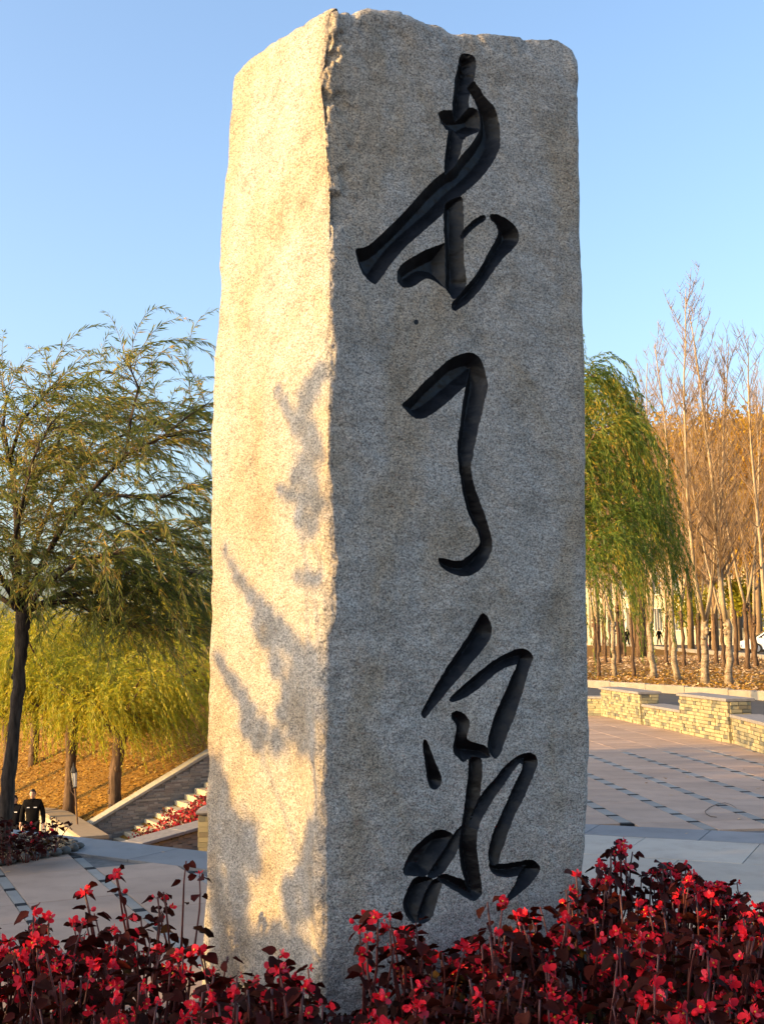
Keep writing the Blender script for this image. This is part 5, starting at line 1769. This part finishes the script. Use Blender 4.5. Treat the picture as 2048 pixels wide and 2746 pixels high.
for k in range(7): b.tube([(0, 0, 1.0 + k * .4), (math.cos(k * 2.4) * .6, math.sin(k * 2.4) * .6, 1.6 + k * .4), (math.cos(k * 2.4) * 1.1, math.sin(k * 2.4) * 1.1, 2.4 + k * .4)], [.05, .03, .015], 5)
tkm = b.mesh('trunk', M['bark'], True)
SHADE = [(-13.5, -3.8, 1.0), (-13.9, -3.0, .9), (-14.0, -1.2, 1.0), (-14.6, 3.35, .95), (-14.4, 5.2, 1.02), (-13.2, 7.4, .98), (-14.6, 9.4, 1.0), (-13.4, 11.4, .98), (-17.5, -2.8, .85), (-17.8, 4.6, .9), (-17.2, 7.3, .9), (-17.5, 10.4, 1.0), (-12.4, -6.4, 1.0)]
for i, (x, y, s) in enumerate(SHADE):
    t = empty('shade_tree', (x, y, 0), i * 1.3, 'bushy leafy tree of the grove left of the view that shades the plaza', 'tree', 'grove left of the view')
    t.scale = (s, s, s)
    link('trunk', tkm, t); link('crown', crowns[i % 2], t, kind='stuff')

# small tree just left of the view; its shadow dapples the sunlit face of the monument
def face_pt(x, y): return on_plane(540 + x / .797, 900 + y / .797, nL)
BR = [  # unseen leaf clumps, shaped by tracing the stone's shadow back towards the sun
 [(250, 75, 16), (235, 105, 20), (222, 140, 20), (208, 175, 16), (225, 200, 24), (240, 235, 24), (222, 270, 22), (205, 300, 16), (235, 320, 22), (245, 360, 24), (215, 350, 18), (210, 385, 16), (235, 400, 20)],
 [(168, 115, 7), (178, 140, 8), (188, 165, 10), (200, 190, 12)], [(170, 325, 9), (190, 335, 12)], [(205, 510, 8), (225, 515, 11), (245, 520, 10)],
 [(48, 460, 5), (60, 485, 7), (72, 508, 9), (88, 530, 12), (105, 552, 15), (125, 575, 18), (145, 600, 20), (120, 610, 16), (165, 625, 22), (150, 650, 18), (185, 650, 24), (210, 680, 26), (240, 690, 26), (130, 645, 12)],
 [(160, 700, 18), (215, 730, 28), (250, 730, 26), (185, 760, 22), (220, 790, 28), (250, 790, 26), (200, 830, 26), (240, 840, 26), (170, 800, 14), (160, 862, 20), (215, 868, 18), (250, 880, 16)],
 [(35, 685, 8), (45, 705, 10), (58, 728, 12), (72, 750, 14), (90, 775, 15), (105, 800, 16), (98, 830, 18), (130, 842, 20), (120, 868, 16)],
 [(28, 930, 26), (50, 965, 20), (32, 1005, 28), (60, 1045, 28), (98, 1065, 22), (28, 1080, 30), (70, 1100, 32), (110, 1115, 24), (28, 1160, 32), (75, 1170, 32), (40, 1230, 32), (80, 1235, 18), (40, 1300, 34)],
 [(250, 1060, 18), (240, 1110, 24), (215, 1155, 18), (190, 1185, 18), (250, 1180, 28), (200, 1225, 16), (235, 1222, 16), (165, 1280, 20), (205, 1310, 28)],
 [(95, 1295, 28), (130, 1315, 28), (60, 1370, 34), (120, 1380, 34), (180, 1380, 34), (240, 1365, 34), (60, 1450, 40), (130, 1460, 40), (200, 1460, 40), (260, 1450, 40), (60, 1540, 44), (140, 1550, 44), (220, 1550, 44)],
]
g = np.random.default_rng(123); r_ = random.Random(123)
root = face_pt(330, 1500) + SUN_DIR * 5.2
tbase = Vector((root.x - .1, root.y - .15, 0))
near_tree = empty('shade_tree', tbase, 0, 'small leafy tree just left of the view whose shadow dapples the sunlit stone face', 'tree')
P, Dv, Nv, Ls, Ws = [], [], [], [], []
forkp = Vector((tbase.x + .02, tbase.y + .05, 1.15))
b = MB(); b.tube([tbase - tbase, Vector((.03, .0, .6)), forkp - tbase], [.055, .048, .042], 9); b.build('trunk', M['bark'], near_tree, smooth=True)
for k, br in enumerate(BR):
    d0 = 4.4 + 1.3 * r_.random()
    cs = [face_pt(x, y) + SUN_DIR * (d0 + r_.uniform(-.12, .12)) for x, y, _ in br]
    order = sorted(range(len(cs)), key=lambda i: (cs[i] - forkp).length)
    f0 = cs[order[0]]; sag = Vector((r_.uniform(-.15, .15), r_.uniform(-.15, .15), r_.uniform(-.05, .2)))
    pth = [forkp - tbase, forkp.lerp(f0, .35) + sag - tbase, forkp.lerp(f0, .7) + sag * .7 - tbase] + [cs[i] - tbase for i in order[::3]]
    b = MB(); b.tube(pth, [.007 * (1 - .85 * i / len(pth)) + .0015 for i in range(len(pth))], 6); b.build('branch', M['bark'], near_tree, smooth=True)
    for c, (x, y, rr) in zip(cs, br):
        R_ = rr * .00211 * (1.25 if k < 5 else 1.5)
        for q in range(int(14 + rr * rr / (2.2 if k < 5 else 1.5 if k < 7 else .95))):
            v = Vector((r_.gauss(0, 1), r_.gauss(0, 1), r_.gauss(0, 1))).normalized() * (R_ * abs(r_.gauss(0, .62)))
            P.append(tuple(c + v - tbase)); Dv.append((r_.gauss(0, 1), r_.gauss(0, 1), r_.gauss(-.4, .8))); Nv.append((r_.gauss(0, 1), r_.gauss(0, 1), r_.gauss(0, 1)))
            Ls.append(r_.uniform(.035, .065)); Ws.append(r_.uniform(.014, .024))
Vv, Ff = leaves_arrays(P, Dv, Nv, Ls, Ws)
link('foliage', np_mesh('foliage', Vv, Ff, M['shade_leaf']), near_tree, kind='stuff')
# ------------------------------------------------------------------ begonias in the bed before the monument
beg_leaf = leafmat('begonia_leaf', [(0, (.009, .004, .002)), (.35, (.026, .005, .003)), (.6, (.055, .006, .004)), (.8, (.030, .022, .006)), (.92, (.13, .05, .012)), (1, (.022, .02, .005))], .2, .6, .08)
beg_stem = plain('begonia_stem', (.085, .018, .016), .45, .4, 14)
beg_yellow = plain('begonia_stamen', (.60, .34, .03), .6, .1, 40)
def leaf_mesh(seed):
    r = random.Random(seed); b = MB()
    vs = [(0, 0, 0)]; n = 11
    prof = [(0, 0), (.30, -.10), (.47, .12), (.50, .42), (.36, .74), (.10, 1.0), (-.02, 1.06), (-.24, .84), (-.40, .52), (-.38, .20), (-.20, -.04)]
    for x, y in prof: 
        vs.append((x * .058 * r.uniform(.9, 1.1), y * .058, .010 * (abs(x) * 2) ** 2 * r.uniform(.5, 1.5) - .010 * y * y + r.uniform(-.003, .003)))
    mid = len(vs); vs.append((0, .5 * .058, -.006))
    fs = [(1 + i, 1 + (i + 1) % n, mid) for i in range(n)]
    b.add(vs, fs)
    return b.mesh('leaf', beg_leaf, True)
def blossom_mesh(seed, openness):
    r = random.Random(seed); b = MB()
    for k in range(4):
        a = k * math.pi / 2 + r.uniform(-.15, .15)
        big = k % 2 == 0
        L, Wd = ((.0235, .025) if big else (.019, .013)); L *= r.uniform(.9, 1.1)
        lift = r.uniform(.2, .5) * (1.6 - openness)
        pts = [(0, 0), (.30, -.42), (.68, -.50), (1.0, -.26), (1.04, .05), (.98, .28), (.66, .5), (.3, .42)]
        vs = []
        for t, w in pts:
            x = t * L; z = lift * x + .20 * L * t * t * r.uniform(.4, 1.5) - abs(w) * .008
            y = w * Wd
            vs.append((x * math.cos(a) - y * math.sin(a), x * math.sin(a) + y * math.cos(a), z + .0015 * (k % 2)))
        m = len(vs)
        vs.append((L * .55 * math.cos(a), L * .55 * math.sin(a), lift * L * .55 - .002 + .0015 * (k % 2)))
        b.add(vs, [(i, (i + 1) % m, m) for i in range(m)])
    if openness > .7: b.ball((0, 0, .004), (.0040, .0040, .0045), 7, 5, 1)
    b.ball((0, 0, -.007), (.0045, .0045, .008), 6, 4)
    return b.mesh('flower', [beg_red, beg_yellow], True)
LEAVES = [leaf_mesh(k) for k in range(4)]
FLOWERS = [blossom_mesh(k, o) for k, o in enumerate((1.0, 1.0, .85, .8, .5, .3))]
bud = MB(); bud.ball((0, 0, 0), (.008, .010, .012), 7, 5); FLOWERS.append(bud.mesh('flower', [beg_red, beg_yellow], True))
def aim(d, roll):
    q = Vector(d).normalized().to_track_quat('Y', 'Z').to_matrix().to_4x4()
    return q @ Matrix.Rotation(roll, 4, 'Y')
def begonia_proto(seed, nst, bare, bloom, H=.5):
    """list of (name, mesh, matrix, kind) for one plant"""
    r = random.Random(seed); parts = []; low = MB()
    for s in range(nst):
        a = r.uniform(0, 6.28); lean = r.uniform(.04, .26)
        hs = H * (r.uniform(.66, 1.0) if s else 1.0)
        if s == 0: lean *= .5
        n = 7; p = [Vector((math.cos(a) * .02, math.sin(a) * .02, -.03))]
        d = Vector((math.cos(a) * lean, math.sin(a) * lean, 1)).normalized()
        for i in range(n):
            d = (d + Vector((r.uniform(-.16, .16), r.uniform(-.16, .16), .12))).normalized()
            p.append(p[-1] + d * hs / n)
        k = hs / max(.05, p[-1].z + .02)
        p = [Vector((q.x, q.y, q.z * k)) for q in p]
        b = MB(); b.tube(p, [.0052 * (1.1 - .55 * i / n) * (1.18 if i % 2 else 1) for i in range(n + 1)], 6)
        parts.append(('stem', b.mesh('stem', beg_stem, True), Matrix.Identity(4), None))
        # leaves at the upper nodes
        for i in range(2, n + 1):
            t = i / n
            if r.random() < bare * (1 - t) * 1.6: continue
            for q in range(1 if t < .8 else 2):
                az = r.uniform(0, 6.28)
                dl = Vector((math.cos(az), math.sin(az), r.uniform(-.7, .45)))
                base = p[i] + dl * .018
                sc = r.uniform(.5, 1.02) * (1 if t > .5 else .85)
                mt = Matrix.Translation(base) @ aim(dl, r.uniform(-.9, .9)) @ Matrix.Scale(sc, 4)
                if t > .62: parts.append(('leaf', r.choice(LEAVES), mt, None))
                else:
                    me_ = r.choice(LEAVES)
                    low.add([mt @ v.co for v in me_.vertices], [tuple(f.vertices) for f in me_.polygons])
        # flower cluster
        for q in range(r.randint(2, 5) if r.random() < bloom * .72 else r.randint(0, 1)):
            az = r.uniform(0, 6.28); out = Vector((math.cos(az), math.sin(az), r.uniform(-.3, .8))).normalized()
            ti = r.choice([n, n, n, n - 1])
            base = p[ti] + out * r.uniform(.012, .036)
            f = r.choice(FLOWERS)
            face = (out + Vector((0, -.55, .45)) * r.uniform(.2, 1)).normalized()
            mt = Matrix.Translation(base) @ face.to_track_quat('Z', 'Y').to_matrix().to_4x4() @ Matrix.Rotation(r.uniform(0, 6.28), 4, 'Z') @ Matrix.Scale(r.uniform(.62, 1.12), 4)
            parts.append(('flower', f, mt, None))
            low.tube([p[ti], p[ti].lerp(base, .6) + Vector((0, 0, .004)), base], .0016, 3, 1, cap=False)
    for q in range(10):
        az = r.uniform(0, 6.28); z = r.uniform(.03, H * .55); rr = r.uniform(.02, .10)
        mt = Matrix.Translation((math.cos(az) * rr, math.sin(az) * rr, z)) @ aim((math.cos(az), math.sin(az), r.uniform(-1, .3)), r.uniform(-1, 1)) @ Matrix.Scale(r.uniform(.5, 1.0), 4)
        me_ = r.choice(LEAVES)
        low.add([mt @ v.co for v in me_.vertices], [tuple(f.vertices) for f in me_.polygons])
    parts.append(('lower_leaves', low.mesh('lower_leaves', [beg_leaf, beg_stem], True), Matrix.Identity(4), 'stuff'))
    return parts
PROTO = [begonia_proto(200 + k, n_, ba, bl) for k, (n_, ba, bl) in enumerate([(6, .35, .95), (5, .6, .9), (7, .3, .95), (5, .85, .8), (6, .45, .95), (4, .9, .7), (7, .25, .9), (5, .5, .95)])]
SPARSE = [begonia_proto(300 + k, n_, .9, .95) for k, n_ in enumerate((2, 3, 2))]
def plant(loc, h, proto, rz, label, group=None, tilt=(0, 0)):
    t = empty('begonia', loc, rz, label, 'flower plant', group)
    t.rotation_euler = (tilt[0], tilt[1], rz)
    s = h / .5
    t.scale = (max(.8, min(1.15, s ** .5)), max(.8, min(1.15, s ** .5)), s)
    for nm, me_, mt, kd_ in proto:
        o = link(nm, me_, t, kind=kd_); 
        if nm != 'stem' and nm != 'lower_leaves':
            # keep leaves and flowers undistorted when the plant is stretched
            M4 = mt.copy(); k = t.scale
            R3 = M4.to_3x3()
            R3 = Matrix.Diagonal((1 / k[0], 1 / k[1], 1 / k[2])) @ R3
            M4 = Matrix.Translation(M4.to_translation()) @ R3.to_4x4()
            o.matrix_local = M4
    return t
TOP = [(-200, 2440), (0, 2450), (60, 2470), (115, 2420), (160, 2425), (225, 2450), (262, 2440), (310, 2365), (350, 2385), (385, 2375), (405, 2320), (430, 2370), (470, 2340), (495, 2296), (515, 2310), (545, 2470), (575, 2500), (620, 2540), (665, 2560), (700, 2640), (740, 2540), (800, 2560), (840, 2660), (900, 2640), (945, 2690), (1000, 2700), (1035, 2640), (1060, 2470), (1110, 2430), (1160, 2480), (1200, 2505), (1250, 2430), (1300, 2405), (1345, 2450), (1400, 2420), (1440, 2415), (1490, 2405), (1520, 2330), (1560, 2320), (1590, 2275), (1645, 2250), (1690, 2285), (1740, 2300), (1800, 2300), (1840, 2380), (1880, 2350), (1925, 2340), (1970, 2370), (2010, 2400), (2060, 2415), (2250, 2420)]
tx, ty = [p[0] for p in TOP], [p[1] for p in TOP]
BED_Z = .06
stone_fp = [(R0.x + .0, R0.y - .10), tuple((R0 + dR * 1.40 + dL * -.06)[:2]), tuple((R0 + dR * 1.3 + dL * 1.2)[:2]), tuple((R0 + dL * 1.2 - dR * .06)[:2])]
# bed soil, a low mound
def bedz(x, y): return BED_Z + .02 * fbm(Vector((x, y, 0)), 2.5) + .01 * fbm(Vector((x, y, 4)), 9)
xs = np.arange(-2.7, 3.2, .1); ys = np.arange(2.6, 6.25, .1)
vs, fs = [], []
def back_y(x): return 5.55 + .25 * math.sin(x * 1.3) + (.55 if x > .9 else 0)
for x in xs:
    for y in ys:
        yy = min(y, back_y(x)); e = back_y(x) - yy
        vs.append((x, yy, bedz(x, yy) if e > .05 else .004))
ny_ = len(ys)
for i in range(len(xs) - 1):
    for j in range(ny_ - 1):
        if min(ys[j], 9) < back_y(xs[i]) + .15: fs.append((i * ny_ + j, (i + 1) * ny_ + j, (i + 1) * ny_ + j + 1, i * ny_ + j + 1))
b = MB(); b.add(vs, fs); b.build('flower_bed', M['soil'], kind='structure', smooth=True)
fr = random.Random(99)
special = [(1645, 2250, 5.75, 2, 'tallest red begonia, crowning the clump right of the monument'), (1590, 2272, 5.55, 0, 'red begonia overlapping the lower right corner of the monument'), (1790, 2302, 5.6, 4, 'tall begonia with dark leaves right of the tallest clump'),
           (1915, 2340, 5.5, 6, 'bushy begonia near the right photo edge against the paving'), (1520, 2330, 5.0, 1, 'begonia leaning over the carved face with flowers left of the right corner'),
           (1470, 2405, 4.6, 0, 'begonia with a bright flower head below the last stroke of the lowest character'), (1295, 2405, 4.45, 7, 'begonia whose flowers stand below the lower end of the lowest character'), (1105, 2432, 4.45, 4, 'begonia rising in front of the lowest carved lobe'),
           (400, 2318, 5.4, 3, 'leggy begonia standing tall left of the monument'), (492, 2296, 5.5, 5, 'thin tall begonia touching the left edge of the monument'), (318, 2368, 5.1, 3, 'leggy begonia with pink-red flowers against the left paving'),
           (115, 2425, 4.6, 1, 'begonia with a pointed flower near the left photo edge'), (740, 2540, 4.25, 1, 'small begonia before the sunlit face near the ridge')]
for px, py, dp, pi_, lab in special:
    q = D(px, py, dp); h = q.z - BED_Z
    plant((q.x, q.y, BED_Z), h, PROTO[pi_], fr.uniform(0, 6.28), lab)
for px, py, dp, k in [(962, 2416, 4.35, 0), (1003, 2470, 4.3, 1)]:
    q = D(px, py, dp)
    plant((q.x, q.y, BED_Z), q.z - BED_Z, SPARSE[k], fr.uniform(0, 6.28), ['thin begonia with two bare stems standing alone before the carved face', 'thin begonia just right of the lone two-stemmed one'][k])
GLAB = 'red-flowered dark-leaved begonia crowded in the bed before the monument'
cnt = 0
row = 0
yv = 3.42
while yv < 6.1:
    hw = yv * .3196 + .25
    x = -hw + (row % 2) * .1
    while x < hw:
        px_, py_ = x + fr.uniform(-.07, .07), yv + fr.uniform(-.07, .07)
        x += .205
        if py_ > back_y(px_) - .03: continue
        if inside((px_, py_), stone_fp): continue
        pix = CX + px_ / py_ * F_PX
        T = float(np.interp(pix, tx, ty)) + 14
        if py_ > 4.75 and -.95 < px_ < -.1: continue
        if pix < 640 and fr.random() < .2: continue
        hT = D(pix, T, py_).z - BED_Z
        if (640 < pix < 800 and py_ > 3.9 and fr.random() < .4) or (820 < pix < 1045 and fr.random() < .62): continue
        h = min(hT * fr.uniform(.86, 1.0), fr.uniform(.40, .60))
        if h < .17: continue
        zone = 'left of the monument' if pix < 545 else 'before the sunlit face of the monument' if pix < 880 else 'before the carved face of the monument' if pix < 1590 else 'right of the monument'
        tier = 'at the front of the bed' if py_ < 3.95 else 'amid the bed' if py_ < 4.75 else 'at the back of the bed'
        plant((px_, py_, BED_Z), h, PROTO[fr.randrange(8)], fr.uniform(0, 6.28), 'red begonia %s, %s' % (tier, zone), 'begonias massed in the bed', (fr.uniform(-.08, .08), fr.uniform(-.08, .08)))
        cnt += 1
    yv += .235; row += 1
print('BEGONIAS', cnt)
# low tangle of leaves, dropped petals and stalks under the plants
g = np.random.default_rng(55); n = 9000
X = g.uniform(-2.3, 2.5, n); Y = g.uniform(3.2, 5.9, n)
k = np.array([y < back_y(x) - .08 and not inside((x, y), stone_fp) for x, y in zip(X, Y)]); X, Y = X[k], Y[k]; n = len(X)
Zmax = np.array([max(.03, min(.26, D(CX + x / y * F_PX, float(np.interp(CX + x / y * F_PX, tx, ty)) + 60, y).z - BED_Z)) for x, y in zip(X, Y)])
P = np.stack([X, Y, BED_Z + Zmax * g.uniform(0, 1, n) ** 1.3], 1)
Vv, Ff = leaves_arrays(P, g.normal(0, 1, (n, 3)) + np.array([0, -.2, -.2]), g.normal(0, 1, (n, 3)), g.uniform(.02, .055, n), g.uniform(.012, .04, n))
mi = np.where(g.uniform(0, 1, n) < .17, 1, 0)
link('bed_tangle', np_mesh('bed_tangle', Vv, Ff, [beg_leaf, beg_red], mi=mi), kind='stuff')
# dying begonias in the little bed on the left
for i, (px, py, h) in enumerate([(15, 2300, .30), (45, 2292, .22), (70, 2300, .24), (118, 2284, .24), (145, 2272, .26), (-25, 2300, .34), (28, 2308, .2), (95, 2296, .18)]):
    q = G(px, py, .08)
    pr_ = [p_ for k_, p_ in enumerate(PROTO[3 if i % 2 else 5]) if p_[0] != 'flower' or k_ % 5 == 0]
    plant((q.x, q.y, .06), h, pr_, i * 1.1, 'withered dark red begonia in the little cobble-edged bed under the near willow', 'withered begonias under the near willow')
# a thin curved twig lying on the plaza
tw_px = [(1540 + x / 3.252, 1880 + y / 3.252) for x, y in [(1250, 1013), (1190, 1005), (1140, 985), (1132, 960), (1170, 925), (1240, 895), (1310, 888), (1370, 905), (1420, 935)]]
b = MB(); b.tube([G(x, y, .006) + Vector((RND.uniform(-.012, .012), RND.uniform(-.012, .012), 0)) for x, y in tw_px], [.0035, .0032, .003, .003, .003, .0028, .0025, .002, .0015], 5)
b.build('curved_twig', M['twig_dark'], label='thin dark curved twig lying on the paving right of the monument', cat='twig')
g = np.random.default_rng(4); n = 60
P = []
while len(P) < n:
    x, y = g.uniform(-3.3, 5), g.uniform(5.9, 19)
    if inside((x, y), plaza_poly) and not inside((x, y), stone_fp): P.append((x, y, .004))
P = np.array(P)
Vv, Ff = leaves_arrays(P, np.stack([g.normal(0, 1, n), g.normal(0, 1, n), g.uniform(0, .2, n)], 1), np.stack([g.normal(0, .2, n), g.normal(0, .2, n), np.ones(n)], 1), g.uniform(.04, .10, n), g.uniform(.012, .03, n))
link('plaza_litter', np_mesh('plaza_litter', Vv, Ff, M['litter_pale']), kind='stuff')
